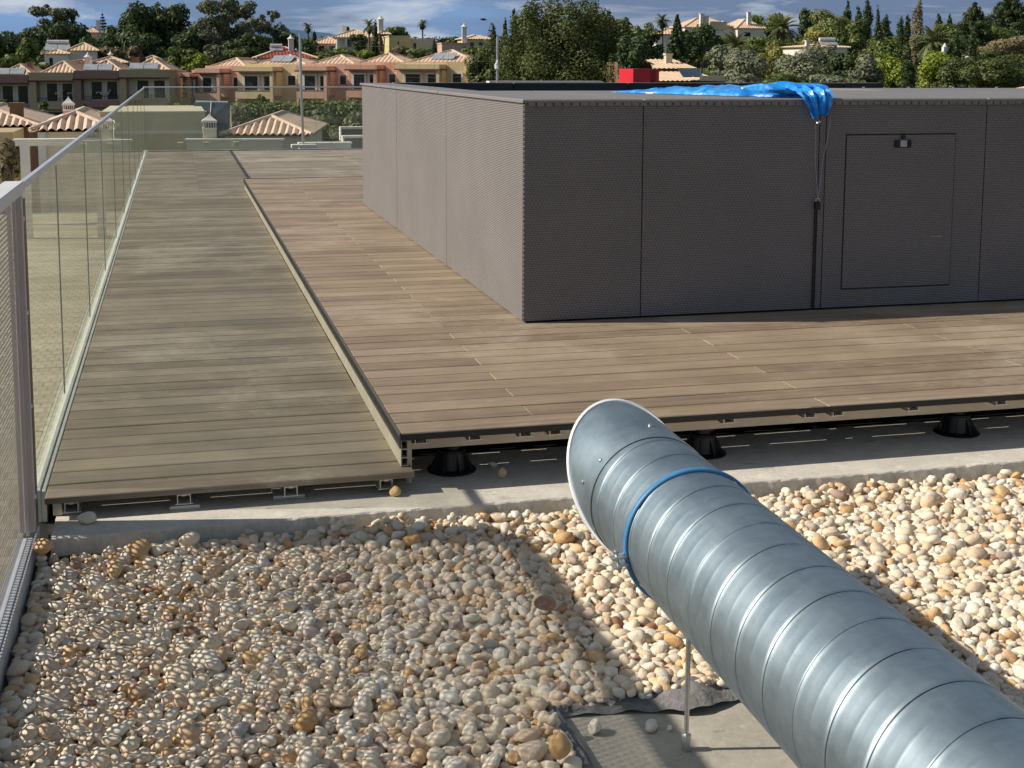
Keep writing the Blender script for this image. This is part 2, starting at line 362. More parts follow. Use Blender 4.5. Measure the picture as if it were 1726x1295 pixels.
while x < XE:
    mb.box(x, x+.030+.012*random.random(), YS-.0115, YS-.004, HT-.030-.006*random.random(), HT-.017); x += .046
mb.build('top_stitch', M_WTOP, spa)
hx0, hx1, hz0, hz1 = 3.505, 4.175, .108, .958
mb = MB(); mb.box(hx0, hx1, YS-.0015, YS, hz0, hz1); hg = mb.build('hatch_gap', M_SEAM, spa)
mb = MB(); mb.box(hx0+.006, hx1-.005, YS-.005, YS-.0015, hz0+.008, hz1-.006); hatch = mb.build('access_hatch', M_WICK, spa)
mb = MB(); mb.box(3.795, 3.895, YS-.012, YS-.005, .884, .924); hl = mb.build('latch', M_BLACK, hatch)
mb = MB(); mb.box(3.828, 3.866, YS-.016, YS-.012, .887, .922); mb.build('latch_tab', plain('pale_tab', (.5, .49, .46), .5, .1), hatch)
mb = MB(); mb.tube([(3.846, YS-.005, .941), (3.846, YS-.014, .941)], .012, 14); mb.build('lock', M_BLACK, hatch)
mb = MB()
mb.box(4.045, 4.108, YS-.0062, YS-.005, .385, .387)
mb.build('scuff', M_STEEL, hatch)

# ------------------------------------------------------------------ blue tarpaulin, cord and clip
def tarp_mat():
    m, n = new_mat('blue_tarpaulin'); v = n.obj(); a = n.noise(v, 14, 5, .6, .6); b = n.noise(n.mapped(v, (60, 60, 60)), 1, 3)
    base = n.ramp(a, [(.3, (.01, .16, .58)), (.52, (.02, .30, .86)), (.75, (.12, .52, .95))])
    n.principled(base, .30, n.bump(n.math('ADD', a, n.math('MULTIPLY', b, .25)), .35, .012), spec=.6); return m
M_TARP = tarp_mat()
def lerp_path(pts, t):
    t = min(max(t, 0), 1)*(len(pts)-1); i = min(int(t), len(pts)-2); f = t-i
    f = f*f*(3-2*f) if False else f
    return [a+(b-a)*f for a, b in zip(pts[i], pts[i+1])]
tarp = empty('blue_tarp', (3.2, 7.2, HT), 'crumpled bright blue tarpaulin lying on the cabinet top and hanging over its front', 'tarpaulin')
mb = MB()
path = [(2.72, 8.1, .02, .004), (2.86, 7.90, .10, .028), (3.02, 7.70, .19, .052), (3.14, 7.42, .24, .066), (3.26, 7.15, .26, .064), (3.38, 6.95, .25, .050), (3.44, 6.80, .22, .040), (3.44, 6.66, .14, .034)]
def tfn(u, v):
    x, y, w_, h_ = lerp_path(path, u); a = math.pi*v; c_ = math.cos(a)
    tri = lambda q_: 2*abs(2*(q_-math.floor(q_+.5)))-1
    wr = .92+.10*tri(4.1*u+1.3*v)+.10*tri(9.3*u-2.2*v)+.09*tri(17*u+4.1*v)+.06*random.uniform(-1, 1)
    return (x+c_*w_*.75, y+c_*w_*.75+.03*math.sin(31*u), HT+.003+max(0, math.sin(a))**.8*h_*wr*.82)
mb.grid(tfn, 84, 15); mb.build('sheet', M_TARP, tarp, smooth=True, split=16)
mb = MB()
bp = [(6.98, .012), (6.9, .05), (6.75, .066), (6.6, .060), (6.50, .040), (6.462, .012), (6.452, -.03), (6.455, -.065), (6.46, -.09)]
def bfn(u, v):
    y, z = lerp_path(bp, v); x = 3.205+.205*u
    narrow = max(0, (v-.55)/.45); x = x+(3.338-x)*narrow*.60
    tri = lambda q_: 2*abs(2*(q_-math.floor(q_+.5)))-1
    fold = .012*tri(u*3.1+.5*v)+.007*tri(u*6.3-.7*v+.2)+.0025*random.uniform(-1, 1)
    hem = (.010*math.sin(u*8)+.018*(1-2*abs(u-.15)) if v > .86 else 0)*max(0, (v-.86)/.14)
    return (x, y-(fold if v > .5 else 0)-.004, HT+z+(fold if v <= .55 else 0)-hem)
mb.grid(bfn, 32, 24)
mb2 = [(3.06, 6.86, .012), (3.12, 6.72, .032), (3.24, 6.66, .042), (3.36, 6.62, .038), (3.42, 6.57, .02)]
def lfn(u, v):
    x, y, r_ = lerp_path(mb2, u); a = 2*math.pi*v; r2 = r_*(1+.18*math.sin(17*u+3*math.cos(a))+.12*math.sin(3*a+9*u)+.07*random.uniform(-1, 1))
    return (x, y+1.4*r2*math.cos(a), HT+.052+.75*r2*math.sin(a))
mb.grid(lfn, 26, 13); mb.build('bunched_end', M_TARP, tarp, smooth=True, split=18)
M_CORD = plain('grey_cord', (.30, .31, .36), .5, .1, 50)
cord = empty('tie_cord', (3.34, YS-.03, .58), 'thin grey cord in a V below the blue tarpaulin ending in a black clip', 'cord')
for sgn, x in ((0, 3.298), (1, 3.392)):
    mb = MB(); pts = [(x+(3.338-x)*t+(.004*math.sin(t*9)), YS-.036+.018*t, 1.06-.46*t) for t in [i/12 for i in range(13)]]
    mb.tube(pts, .0022, 6); mb.build('cord_strand', M_CORD, cord, smooth=True)
mb = MB(); mb.box(3.324, 3.353, YS-.03, YS-.012, .556, .600, c=.006); cl = mb.build('clip', M_BLACK, cord)
mb = MB(); mb.tube([(3.328, YS-.021, .600), (3.330, YS-.021, .612), (3.339, YS-.021, .617), (3.348, YS-.021, .612), (3.350, YS-.021, .600)], .003, 8); mb.build('clip_loop', M_STEEL, cl)
mb = MB(); mb.box(3.332, 3.341, YS-.010, YS-.0005, .016, .558); mb.build('strap', M_BLACK, cord)
mb = MB(); mb.tube([(3.312, YS-.04, 1.018), (3.322, YS-.043, 1.03), (3.333, YS-.04, 1.022)], [.006, .010, .006], 10); mb.build('grommet', M_STEEL, cord, smooth=True)

# ------------------------------------------------------------------ glass balustrades
def glass_mat(name, tint, refl=.9, haze=.22):
    m, n = new_mat(name)
    f = n('ShaderNodeLayerWeight', {'Blend': .5}).outputs['Facing']
    fr = n.math('ADD', n.math('MULTIPLY', n.math('POWER', f, 5.0), refl), .06, clamp=True)
    t = n('ShaderNodeBsdfTransparent', {'Color': (*tint, 1)}); gl = n('ShaderNodeBsdfGlossy', {'Color': (.95, .97, .93, 1), 'Roughness': .0})
    v = n.obj(); smear = n.noise(n.mapped(v, (3, 3, 9)), 1.0, 5, .6)
    d0 = n('ShaderNodeBsdfDiffuse', {'Color': (.60, .64, .53, 1)}); d1 = n('ShaderNodeBsdfTranslucent', {'Color': (.60, .64, .53, 1)}); d = n('ShaderNodeMixShader', {0: .55, 1: d0.outputs[0], 2: d1.outputs[0]})
    a = n('ShaderNodeMixShader', {0: n('ShaderNodeMapRange', {0: smear, 1: .4, 2: .8, 3: haze*.7, 4: haze*1.5}).outputs[0], 1: t.outputs[0], 2: d.outputs[0]})
    mx = n('ShaderNodeMixShader', {0: fr, 1: a.outputs[0], 2: gl.outputs[0]}); n.out(mx.outputs[0]); return m
M_GLASS = glass_mat('balustrade_glass', (.88, .885, .80))
M_GEDGE = plain('glass_edge', (.30, .34, .28), .3, .1, 5)
M_SHOE = plain('shoe', (.46, .48, .45), .6, .18, 10)
M_RAILTOP = plain('rail_top', (.66, .68, .72), .35, .04, 8, metal=.4, bump=.05)
GX = -.505
gb = empty('glass_balustrade', (GX, 4.66, -.13), 'long frameless glass balustrade with a pale metal top rail beside the lower walkway', 'balustrade')
ys = [4.66, 6.0, 7.83, 9.6, 11.4, 13.3, 15.2, 17.1, 19.0, 20.9, 23.2]
for a, b in zip(ys[:-1], ys[1:]):
    mb = MB(); mb.add([(GX, a+.004, -.14), (GX, b-.004, -.14), (GX, b-.004, .905), (GX, a+.004, .905)], [(0, 1, 2, 3)]); p = mb.build('glass_panel', M_GLASS, gb)
    mb = MB(); mb.box(GX-.003, GX+.003, b-.0035, b-.002, -.12, .885); mb.build('glass_edge', M_GEDGE, p)
mb = MB(); mb.box(GX-.011, GX+.011, 4.655, 23.2, .906, .928, c=.003); mb.build('top_rail', M_RAILTOP, gb)
mb = MB(); mb.box(GX-.03, GX-.008, 4.66, 23.2, -.26, -.19, c=.003); mb.box(GX+.007, GX+.024, 4.64, 23.2, -.24, -.126, c=.003); mb.box(GX+.0255, GX+.041, 4.64, 23.2, -.24, -.130, c=.003)
mb.build('base_shoe', M_SHOE, gb)
M_GLASS2 = glass_mat('end_glass', (.93, .95, .92), .45, .09)
g2 = empty('glass_balustrade', (-.52, 23.25, -.13), 'clear glass balustrade across the far end of the decks in front of the rooftops', 'balustrade')
xs2 = [-.52, 1.0, 2.6, 4.2, 5.8]
for a, b in zip(xs2[:-1], xs2[1:]):
    mb = MB(); mb.add([(a+.004, 23.25, -.14), (b-.004, 23.25, -.14), (b-.004, 23.25, .925), (a+.004, 23.25, .925)], [(0, 1, 2, 3)]); p = mb.build('glass_panel', M_GLASS2, g2)
    mb = MB(); mb.box(a+.003, a+.006, 23.244, 23.256, -.12, .925); mb.build('glass_edge', M_GEDGE, p)
mb = MB(); mb.box(-.52, 5.8, 23.235, 23.265, .924, .945, c=.003); mb.build('top_rail', M_RAILTOP, g2)
mb = MB(); mb.box(-.52, 5.8, 23.22, 23.28, -.24, -.135, c=.003); mb.build('base_shoe', M_SHOE, g2)
M_CLAMP = plain('clamp', (.62, .58, .40), .5, .1)
for x in (.02, .45, .95):
    mb = MB(); mb.box(x, x+.10, 23.285, 23.34, -.09, .0, c=.01); mb.build('glass_clamp', M_CLAMP, g2)

# ------------------------------------------------------------------ perforated screen at the left
pf = empty('perforated_screen', (-.56, 4.77, -.3), 'grey perforated metal screen with a white top rail along the left edge of the gravel', 'screen')
PX, PY0, PY1, PZ0, PZ1 = -.512, 1.2, 4.43, -.198, .908
py_, pz_, rad = .0215, .0158, .0067
ny, nz = int((PY1-PY0)/py_), int((PZ1-PZ0)/pz_)
ang8 = np.arange(8)*math.pi/4
oct_ = np.stack([np.cos(ang8), np.sin(ang8)], 1)*rad
rect = np.array([(1, 0), (1, 1), (0, 1), (-1, 1), (-1, 0), (-1, -1), (0, -1), (1, -1)])*np.array([py_/2, pz_/2])
iy, iz = np.meshgrid(np.arange(ny), np.arange(nz), indexing='ij')
cc = np.stack([(PY0+py_*(iy+.5*(iz % 2)+.25)).ravel(), (PZ0+pz_*(iz+.5)).ravel()], 1)
V2 = np.concatenate([cc[:, None, :]+oct_[None], cc[:, None, :]+rect[None]], 1).reshape(-1, 2)
q = np.array([(i, (i+1) % 8, 8+(i+1) % 8, 8+i) for i in range(8)]); Fq = (np.arange(len(cc))[:, None, None]*16+q[None]).reshape(-1, 4)
V3 = np.concatenate([np.column_stack([np.full(len(V2), PX+d_), V2]) for d_ in (0, .0005)]); np_mesh('perforated_sheet', V3, np.concatenate([Fq, Fq+len(V2)]), M_FENCE, pf)
mb = MB(); mb.box(-.53, -.484, 4.455, 4.50, -.21, .90, c=.003); mb.box(-.509, -.500, 4.42, 4.4549, -.21, .90); mb.build('post', M_FENCE, pf)
mb = MB(); mb.box(-.512, -.483, 4.501, 4.56, -.21, .885); mb.build('dark_gap_strip', M_BLACK, pf)  # black strip added to paint the dark of the open gap between post and glass
mb = MB(); mb.box(-.540, -.478, 1.0, 4.505, .908, .945, c=.003); mb.build('top_rail', M_WHITE, pf)
mb = MB(); mb.box(-.53, -.484, 1.0, 4.39, -.25, -.205, c=.002); mb.box(-.480, -.475, 1.0, 4.50, -.33, -.203); mb.build('bottom_rail', M_RAILTOP, pf)
for z in (.826, .52, .21, -.095):
    mb = MB(); mb.tube([(-.484, 4.475, z), (-.478, 4.475, z)], [.009, .006], 12); mb.build('screw', M_WHITE, pf)

# ------------------------------------------------------------------ spiral duct
A0 = Vector((1.2763, 3.5, .1064)); AD = Vector((.00572, -.99975, -.0218)).normalized(); DR = .182
AX = AD.cross(Vector((0, 0, 1))).normalized(); AU = AX.cross(AD)          # AX points to the photo's left (-X)
def ring(t, phi, r): return A0+AD*t+(AU*math.cos(phi)+AX*math.sin(phi))*r
def galv(name, streak=True):
    m, n = new_mat(name); v = n.obj(); rnd = n.attr()
    sp = n('ShaderNodeTexVoronoi', {'Vector': n.mapped(v, (45, 45, 45)), 'Scale': 1.0}).outputs['Color']
    sg = n('ShaderNodeSeparateColor', {0: sp}).outputs[0]
    a = n.noise(v, 6, 6, .6); b = n.noise(n.mapped(v, (30, 4, 30)), 1.0, 4, .6)
    f = n.math('ADD', n.math('MULTIPLY', sg, .10), n.math('ADD', n.math('MULTIPLY', a, .5), n.math('MULTIPLY', b, .34)))
    base = n.ramp(f, [(.3, (.30, .385, .445)), (.7, (.45, .545, .61))])
    sm = n('ShaderNodeMapRange', {0: n.noise(n.mapped(v, (9, 9, 9), (5, 2, 1)), 1.0, 6, .7, 1.2), 1: .64, 2: .78, 3: 0, 4: .40}).outputs[0]
    base = n.mix(sm, base, (.68, .71, .70))
    base = n.mix(n('ShaderNodeMapRange', {0: rnd, 1: .5, 2: 0, 3: 0, 4: .95}).outputs[0], base, (.02, .025, .03))
    rough = n.math('ADD', n.math('MULTIPLY', a, .22), n.math('ADD', n.math('MULTIPLY', sm, .10), .36))
    n.principled(base, rough, n.bump(a, .03, .01), .92); return m
M_GALV = galv('galvanised_sheet')
duct = empty('spiral_duct', (1.28, 2.6, -.28), 'large galvanised spiral ventilation duct with a blue clamp crossing the gravel', 'duct')
T0, T1, NA, PIT = .085, 3.05, 112, .1305
def prof(s):
    """height over the duct wall at a distance s after the lock seam, and darkness"""
    s = s % PIT
    if s < .0040: return -.0010, 0.0
    if s < .0075: return .0003, .5
    d = abs(s-.068)
    if d < .0075: return .0006*(.5+.5*math.cos(d/.0075*math.pi)), .5
    d = abs(s-.036)
    if d < .005: return .00006*(.5+.5*math.cos(d/.005*math.pi)), .5
    d = abs(s-.100)
    if d < .005: return .00006*(.5+.5*math.cos(d/.005*math.pi)), .5
    return 0.0, .5
st = []; s_ = 0
for s_ in [0, .0020, .0039, .0041, .0045, .0070, .0078, .020, .031, .0335, .036, .0385, .041, .0605, .064, .068, .072, .0755, .095, .0975, .100, .1025, .105, .118, .1295]: st.append(s_)
mb = MB(); nt = int((T1-T0)/PIT)+2
tl = [k*PIT+s for k in range(-1, nt+1) for s in st]
V = []; A = []
for t in tl:
    h_, dk = prof(t)
    for j in range(NA):
        ph = 2*math.pi*j/NA; tt = min(max(t+.513-5*PIT+PIT*(ph/(2*math.pi)) , T0), T1)
        V.append(ring(tt, ph, DR+h_)); A.append(dk)
m0 = len(tl); Fd = []
for i in range(m0-1):
    for j in range(NA-1): Fd.append((i*NA+j, i*NA+j+1, (i+1)*NA+j+1, (i+1)*NA+j))
    k2 = i+len(st)                                     # the turn after 2 pi continues one pitch on
    if k2+1 < m0: Fd.append((i*NA+NA-1, (i+len(st)*0)*NA+NA-1, (i+1)*NA+NA-1, (i+1)*NA+NA-1)) if False else None
    if i-len(st) >= 0 and i+1 < m0:
        Fd.append(((i-len(st))*NA+NA-1, i*NA, (i+1)*NA, (i-len(st)+1)*NA+NA-1))
mb.v = [tuple(p) for p in V]; mb.f = Fd; mb.m = [0]*len(Fd); mb.a = A
mb.build('duct_body', M_GALV, duct, smooth=True, split=75)
def tend(ph): return .5*(.125-.275)-.5*(.125+.275)*math.cos(ph)
mb = MB(); NB = 96
def cfn(u, v):
    ph = 2*math.pi*u; te = tend(ph); return tuple(ring(te+(.098-te)*v+.0, ph, DR+.004-.001*v)) if tend(ph) < .098 else tuple(ring(te+(.13-te)*v*.9, ph, DR+.004))
mb.grid(cfn, NB, 14, wrap=True); cowl = mb.build('cowl', M_GALV, duct, smooth=True)
mb = MB()
vs = []
for j in range(NB):
    ph = 2*math.pi*j/NB; te = tend(ph)
    vs += [ring(te+.011, ph, DR+.0045), ring(te+.010, ph, DR+.009), ring(te-.003, ph, DR+.011), ring(te-.005, ph, DR-.004), ring(te+.004, ph, DR-.004)]
fs = [(j*5+k, ((j+1) % NB)*5+k, ((j+1) % NB)*5+(k+1) % 5, j*5+(k+1) % 5) for j in range(NB) for k in range(5)]
mb.add(vs, fs); mb.build('end_flange', plain('flange', (.80, .82, .83), .5, .08, 14, metal=.2), cowl, smooth=True)
mb = MB()
for ph, t in ((-.15, -.01), (1.35, .02), (.9, .06)): mb.tube([ring(t, ph, DR+.003), ring(t, ph, DR+.008), ring(t, ph, DR+.010)], [.006, .006, .002], 8)
mb.build('rivet', M_STEEL, cowl, smooth=True)
vs = [ring(T1-.05, 2*math.pi*j/NA, DR-.002) for j in range(NA)]; mb = MB(); mb.add(vs, [tuple(range(NA))])
mb.build('end_cap', M_GALV, duct)
TC = .392; mb = MB(); NC = 96; pr = [(-.010, .001), (-.010, .005), (-.007, .008), (.0, .0095), (.007, .008), (.010, .005), (.010, .001)]
vs = [ring(TC+a, 2*math.pi*j/NC, DR+b) for j in range(NC) for a, b in pr]; k = len(pr)
mb.add(vs, [(j*k+i, ((j+1) % NC)*k+i, ((j+1) % NC)*k+i+1, j*k+i+1) for j in range(NC) for i in range(k-1)])
clamp = mb.build('pipe_clamp', plain('blue_rubber', (.06, .235, .47), .5, .2, 30), duct, smooth=True, split=50)
mb = MB()
for s2 in (-1, 1):
    ph = 1.78+s2*.055; c0 = ring(TC, ph, DR+.006); up = (ring(TC, ph+.1, DR)-ring(TC, ph-.1, DR)).normalized(); outv = (ring(TC, ph, 1)-ring(TC, ph, 0))
    T = Matrix((( *AD, 0), (*up, 0), (*outv, 0), (0, 0, 0, 1))).transposed(); T.translation = c0
    mb.box(-.013, .013, -.0025, .0025, 0, .038, T)
mb.build('clamp_ear', M_STEEL, clamp)
mb = MB(); cc0 = ring(TC, 1.78, DR+.028); upv = (ring(TC, 1.88, DR)-ring(TC, 1.68, DR)).normalized()
mb.tube([cc0-upv*.034, cc0+upv*.032], .004, 10); mb.tube([cc0-upv*.030, cc0-upv*.022], .0085, 6); mb.tube([cc0+upv*.014, cc0+upv*.022], .0085, 6)
mb.build('clamp_bolt', M_STEEL, clamp)
RX, RY = 1.128, 2.755
mb = MB(); zz = -.252; 
mb.tube([(RX, RY, -.262), (RX, RY, .04)], .0058, 12); rod = mb.build('support_rod', M_STEEL, duct, smooth=True)
mb = MB(); mb.lathe([(.001, -.281), (.012, -.281), (.012, -.243), (.008, -.241)], RX, RY, 6); mb.build('rod_foot', M_STEEL, rod)

# ------------------------------------------------------------------ slab, felt and loose stones
def slab():
    m_ = MB(); x0, x1, y0, y1 = .885, 1.62, 2.2, 2.985
    def fn(u, v):
        x = x0+(x1-x0)*u; y = y0+(y1-y0)*v
        e = .004*math.sin(37*u)+.004*math.sin(23*v+2)
        return (x+(e if u < .05 or u > .95 else 0), y+(e if v < .05 or v > .95 else 0), -.282+.0015*math.sin(9*x)*math.sin(11*y))
    m_.grid(fn, 40, 40); b = 41
    lo = [fn(0, v/40) for v in range(41)]+[fn(u/40, 1) for u in range(1, 41)]+[fn(1, v/40) for v in range(39, -1, -1)]
    n0 = len(lo); m_.add(lo+[(x, y, -.36) for x, y, z in lo], [(i, i+1, n0+i+1, n0+i) for i in range(n0-1)])
    return m_
tag(slab().build('concrete_slab', M_SLAB), 'bare grey concrete slab under the rod of the duct, clear of gravel', 'slab')
fe = MB()
def ffn(u, v):
    # runs up the left edge of the slab then along its far edge, lifting into a fold near the rod
    L = [(.865, 2.2), (.862, 2.6), (.858, 2.97), (.90, 3.005), (1.02, 2.995), (1.12, 2.985), (1.19, 2.975), (1.26, 2.985), (1.34, 2.99), (1.45, 2.985), (1.62, 2.985)]
    x, y = lerp_path(L, u); lift = .004+.028*math.exp(-((x-1.23)/.07)**2)+.016*math.exp(-((x-1.45)/.1)**2)+.006*math.sin(x*31)**2
    side = 1 if u > .25 else 0
    h_ = [(-.03, .03), (-.012, .02), (0, .0), (.012, -.018), (.03, -.03)]
    o = (v-.5)
    nz = .003*math.sin(61*u+17*v)
    if side: return (x+.002*math.sin(50*u), y+o*.075*(1+.9*math.exp(-((x-1.23)/.09)**2)), -.278+lift*math.cos(o*2.2)*1.0+max(0, o)*.02+nz)
    return (x+o*.05+nz, y, -.272+.018*math.cos(o*2.6)+nz)
fe.grid(ffn, 120, 10); tag(fe.build('felt_membrane', M_FELT, smooth=True, split=80), 'dark grey felt membrane curling up along the edge of the concrete slab', 'felt')

# pebbles
def ico(sub):
    b = bmesh.new(); bmesh.ops.create_icosphere(b, subdivisions=sub, radius=1.0); b.verts.ensure_lookup_table()
    v = np.array([p.co[:] for p in b.verts]); f = np.array([[q.index for q in p.verts] for p in b.faces]); b.free(); return v, f
def pebble_shape(v, rng):
    p = v.copy(); d = np.ones(len(v))
    for k in range(5):
        w_ = rng.normal(size=3)*(.9+.5*k); d += .13/(1+.55*k)*np.sin(v@w_+rng.uniform(0, 6.28))
    p = np.sign(p)*np.abs(p)**rng.uniform(.82, 1.05); p *= d[:, None]
    for k in range(rng.integers(2, 8)):                # worn flats
        nrm = rng.normal(size=3); nrm /= np.linalg.norm(nrm); lim = rng.uniform(.52, .85); e = p@nrm-lim
        p -= np.where(e > 0, e*.8, 0)[:, None]*nrm[None]
    return p
V1_, F1_ = ico(2); V3_, F3_ = ico(3)
V0_, F0_ = ico(1); SH0 = [pebble_shape(V0_, RNG) for _ in range(40)]; SH1 = [pebble_shape(V1_, RNG) for _ in range(40)]; SH3 = [pebble_shape(V3_, np.random.default_rng(100+i)) for i in range(14)]
def rot(rng):
    a = rng.uniform(0, 6.283); tx, ty = rng.normal(0, .28, 2); ca, sa = math.cos(a), math.sin(a)
    Rz = np.array([[ca, -sa, 0], [sa, ca, 0], [0, 0, 1]]); cx, sx = math.cos(tx), math.sin(tx); cy, sy = math.cos(ty), math.sin(ty)
    return np.array([[1, 0, 0], [0, cx, -sx], [0, sx, cx]]) @ np.array([[cy, 0, sy], [0, 1, 0], [-sy, 0, cy]]) @ Rz
def pebble_mat():
    m, n = new_mat('pebble'); v = n.obj(); rnd = n.attr()
    base = n.ramp(rnd, [(0, (0.686, 0.560, 0.409)), (.18, (0.825, 0.701, 0.530)), (.36, (0.860, 0.806, 0.662)), (.5, (0.756, 0.572, 0.409)), (.62, (0.860, 0.830, 0.735)), (.74, (0.686, 0.607, 0.518)), (.885, (0.756, 0.513, 0.277)), (.94, (0.595, 0.363, 0.168)), (.972, (0.527, 0.513, 0.494)), (1, (0.343, 0.175, 0.108))])
    off = n('ShaderNodeCombineXYZ', {0: n.math('MULTIPLY', rnd, 53.0), 1: n.math('MULTIPLY', rnd, 17.0), 2: n.math('MULTIPLY', rnd, 29.0)}).outputs[0]
    va = n('ShaderNodeVectorMath', {0: v, 1: off}, operation='ADD').outputs[0]
    a = n.noise(va, 38, 5, .6, .4); b = n.noise(va, 190, 4, .65)
    base = n.mix(n('ShaderNodeMapRange', {0: a, 1: .54, 2: .70, 3: 0, 4: .42}).outputs[0], base, (.66, .48, .31))
    base = n.mix(n('ShaderNodeMapRange', {0: a, 1: .45, 2: .28, 3: 0, 4: .5}).outputs[0], base, (.82, .77, .68))
    pit = n('ShaderNodeMapRange', {0: b, 1: .36, 2: .28, 3: 0, 4: .6}).outputs[0]
    base = n.mix(pit, base, (.22, .14, .08))
    n.principled(base, n('ShaderNodeMapRange', {0: a, 1: .3, 2: .7, 3: .68, 4: .9}).outputs[0], n.bump(n.math('ADD', a, n.math('MULTIPLY', b, .5)), .6, .008), spec=.18); return m
M_PEB = pebble_mat()
GX0, GX1, GY0, GY1, RES = -.468, 4.3, 2.1, 4.47, .0055
HW = int((GX1-GX0)/RES)+1; HH = int((GY1-GY0)/RES)+1
hm = np.full((HW, HH), -.300); 
xs_g = GX0+RES*np.arange(HW); ys_g = GY0+RES*np.arange(HH)
wedge = (ys_g[None, :] > 4.305+np.clip((xs_g[:, None]+.5)/.85, 0, 1)**2*.25)
blocked = wedge | (xs_g[:, None] > 4.3-(4.37-ys_g[None, :])*.6) | (xs_g[:, None] > .85) & (xs_g[:, None] < 1.66) & (ys_g[None, :] < 3.0)
parts_v, parts_f, parts_r, nbase = [], [], [], 0
rr = np.random.default_rng(5); NP = 38000; tmax = -.212
for i in range(NP):
    big = rr.random()
    s = .0092+.0080*rr.random()+(.0078*rr.random() if big > .72 else 0)+(.008 if big > .972 else 0)
    lod = i < 9000
    ax = np.array([s*rr.uniform(1.05, 1.5), s*rr.uniform(.85, 1.08), s*rr.uniform(.62, .92)])
    rm = rot(rr); best = None; hr = (ax[0]+ax[1])/2*.80; k = max(1, int(hr/RES))
    gx = np.arange(-k, k+1)*RES; d2 = (gx[:, None]**2+gx[None, :]**2)/hr**2; cap = np.where(d2 < 1, ax[2]*.92*np.sqrt(np.clip(1-d2, 0, 1)), np.nan); ok = d2 < 1
    px, py = rr.integers(k+1, HW-k-1), rr.integers(k+1, HH-k-1)
    for c_ in range(11):
        qx = min(max(px+rr.integers(-13, 14), k+1), HW-k-2) if c_ else px; qy = min(max(py+rr.integers(-13, 14), k+1), HH-k-2) if c_ else py
        if ys_g[qy] > 4.352 or blocked[qx, qy] or blocked[max(qx-k+3, 0):qx+k-2, max(qy-k+3, 0):qy+k-2].any(): continue
        loc = hm[qx-k:qx+k+1, qy-k:qy+k+1]; z = np.max((loc+cap)[ok])
        if best is None or z < best[0]: best = (z, qx, qy)
    if best is None: continue
    z, qx, qy = best; x = xs_g[qx]; y = ys_g[qy]
    lim = tmax+.012*math.sin(x*2.3+1)*math.sin(y*3.1)+.010*math.sin(x*7+y*5)
    if z+ax[2]*.9 > lim: continue
    loc = hm[qx-k:qx+k+1, qy-k:qy+k+1]; loc[ok] = np.maximum(loc[ok], (z-.008+cap)[ok])
    sh = (SH0 if lod else SH1)[rr.integers(40)]; parts_v.append((sh*ax[None])@rm.T+np.array([x, y, z-.004])); parts_f.append((F0_ if lod else F1_)+nbase); nbase += len(sh)
    parts_r.append(np.full(len(sh), rr.random()))
gv = np_mesh('gravel', np.concatenate(parts_v), np.concatenate(parts_f), M_PEB, None, np.concatenate(parts_r), True)
tag(gv, 'bed of rounded cream and tan pebbles covering the roof', 'gravel', kind='stuff')
mb = MB(); mb.box(-.5, 8.9, .3, 4.37, -.359, -.302); tag(mb.build('ground_under_gravel', plain('grit', (.16, .12, .08), .9, .3, 60)), kind='structure')

STONES = [  # x, y, ground z, size (x,y,z), colour value, label
    (-.317, 4.50, -.21, (.034, .024, .020), .28, 'pale brown-faced pebble on the concrete at the left corner of the lower walkway'),
    (.728, 4.545, -.21, (.022, .020, .021), .9, 'yellowish square pebble on the concrete at the foot of the step'),
    (1.148, 4.655, -.21, (.017, .015, .019), .86, 'yellow pebble standing on the concrete beside the nearest black pedestal'),
    (1.146, 4.80, -.21, (.020, .015, .013), .40, 'grey-white pebble in the deck shadow behind the yellow one by the pedestal'),
    (.944, 2.882, -.282, (.020, .015, .021), .36, 'pointed cream pebble alone near the left edge of the concrete slab'),
    (1.080, 2.868, -.282, (.024, .015, .013), .66, 'oval cream pebble in the middle of the concrete slab'),
    (1.125, 2.853, -.282, (.010, .007, .006), .62, 'tiny white stone chip beside the foot of the support rod'),
    (-.455, 4.42, -.262, (.018, .012, .009), .74, 'small grey pebble on the black strip at the corner of the screen'),
    (.708, 3.385, -.212, (.036, .024, .022), .985, 'largest dark brown stone lying in the middle of the gravel'),
    (.985, 3.46, -.212, (.030, .024, .018), .995, 'flat reddish stone in the gravel left of the duct'),
    (.80, 2.70, -.228, (.024, .028, .034), .925, 'upright orange stone in the gravel beside the left edge of the slab'),
    (-.44, 4.285, -.225, (.036, .030, .028), .91, 'ochre stone in the gravel at the corner beside the screen'),
]
for i, (x, y, z, sz, cv, lab) in enumerate(STONES):
    a = .4+i*1.3; sh = SH3[i]*np.array(sz)[None]; ca, sa = math.cos(a), math.sin(a)
    if sz[0] > 1.3*sz[1]: ca, sa = math.cos(.2*i), math.sin(.2*i)
    P = sh@np.array([[ca, -sa, 0], [sa, ca, 0], [0, 0, 1]]).T; P[:, 2] += -P[:, 2].min()-.001
    o = np_mesh('loose_stone', P, F3_, M_PEB, None, np.full(len(P), cv), True); o.location = (x, y, z); tag(o, lab, 'stone', 'loose stones')

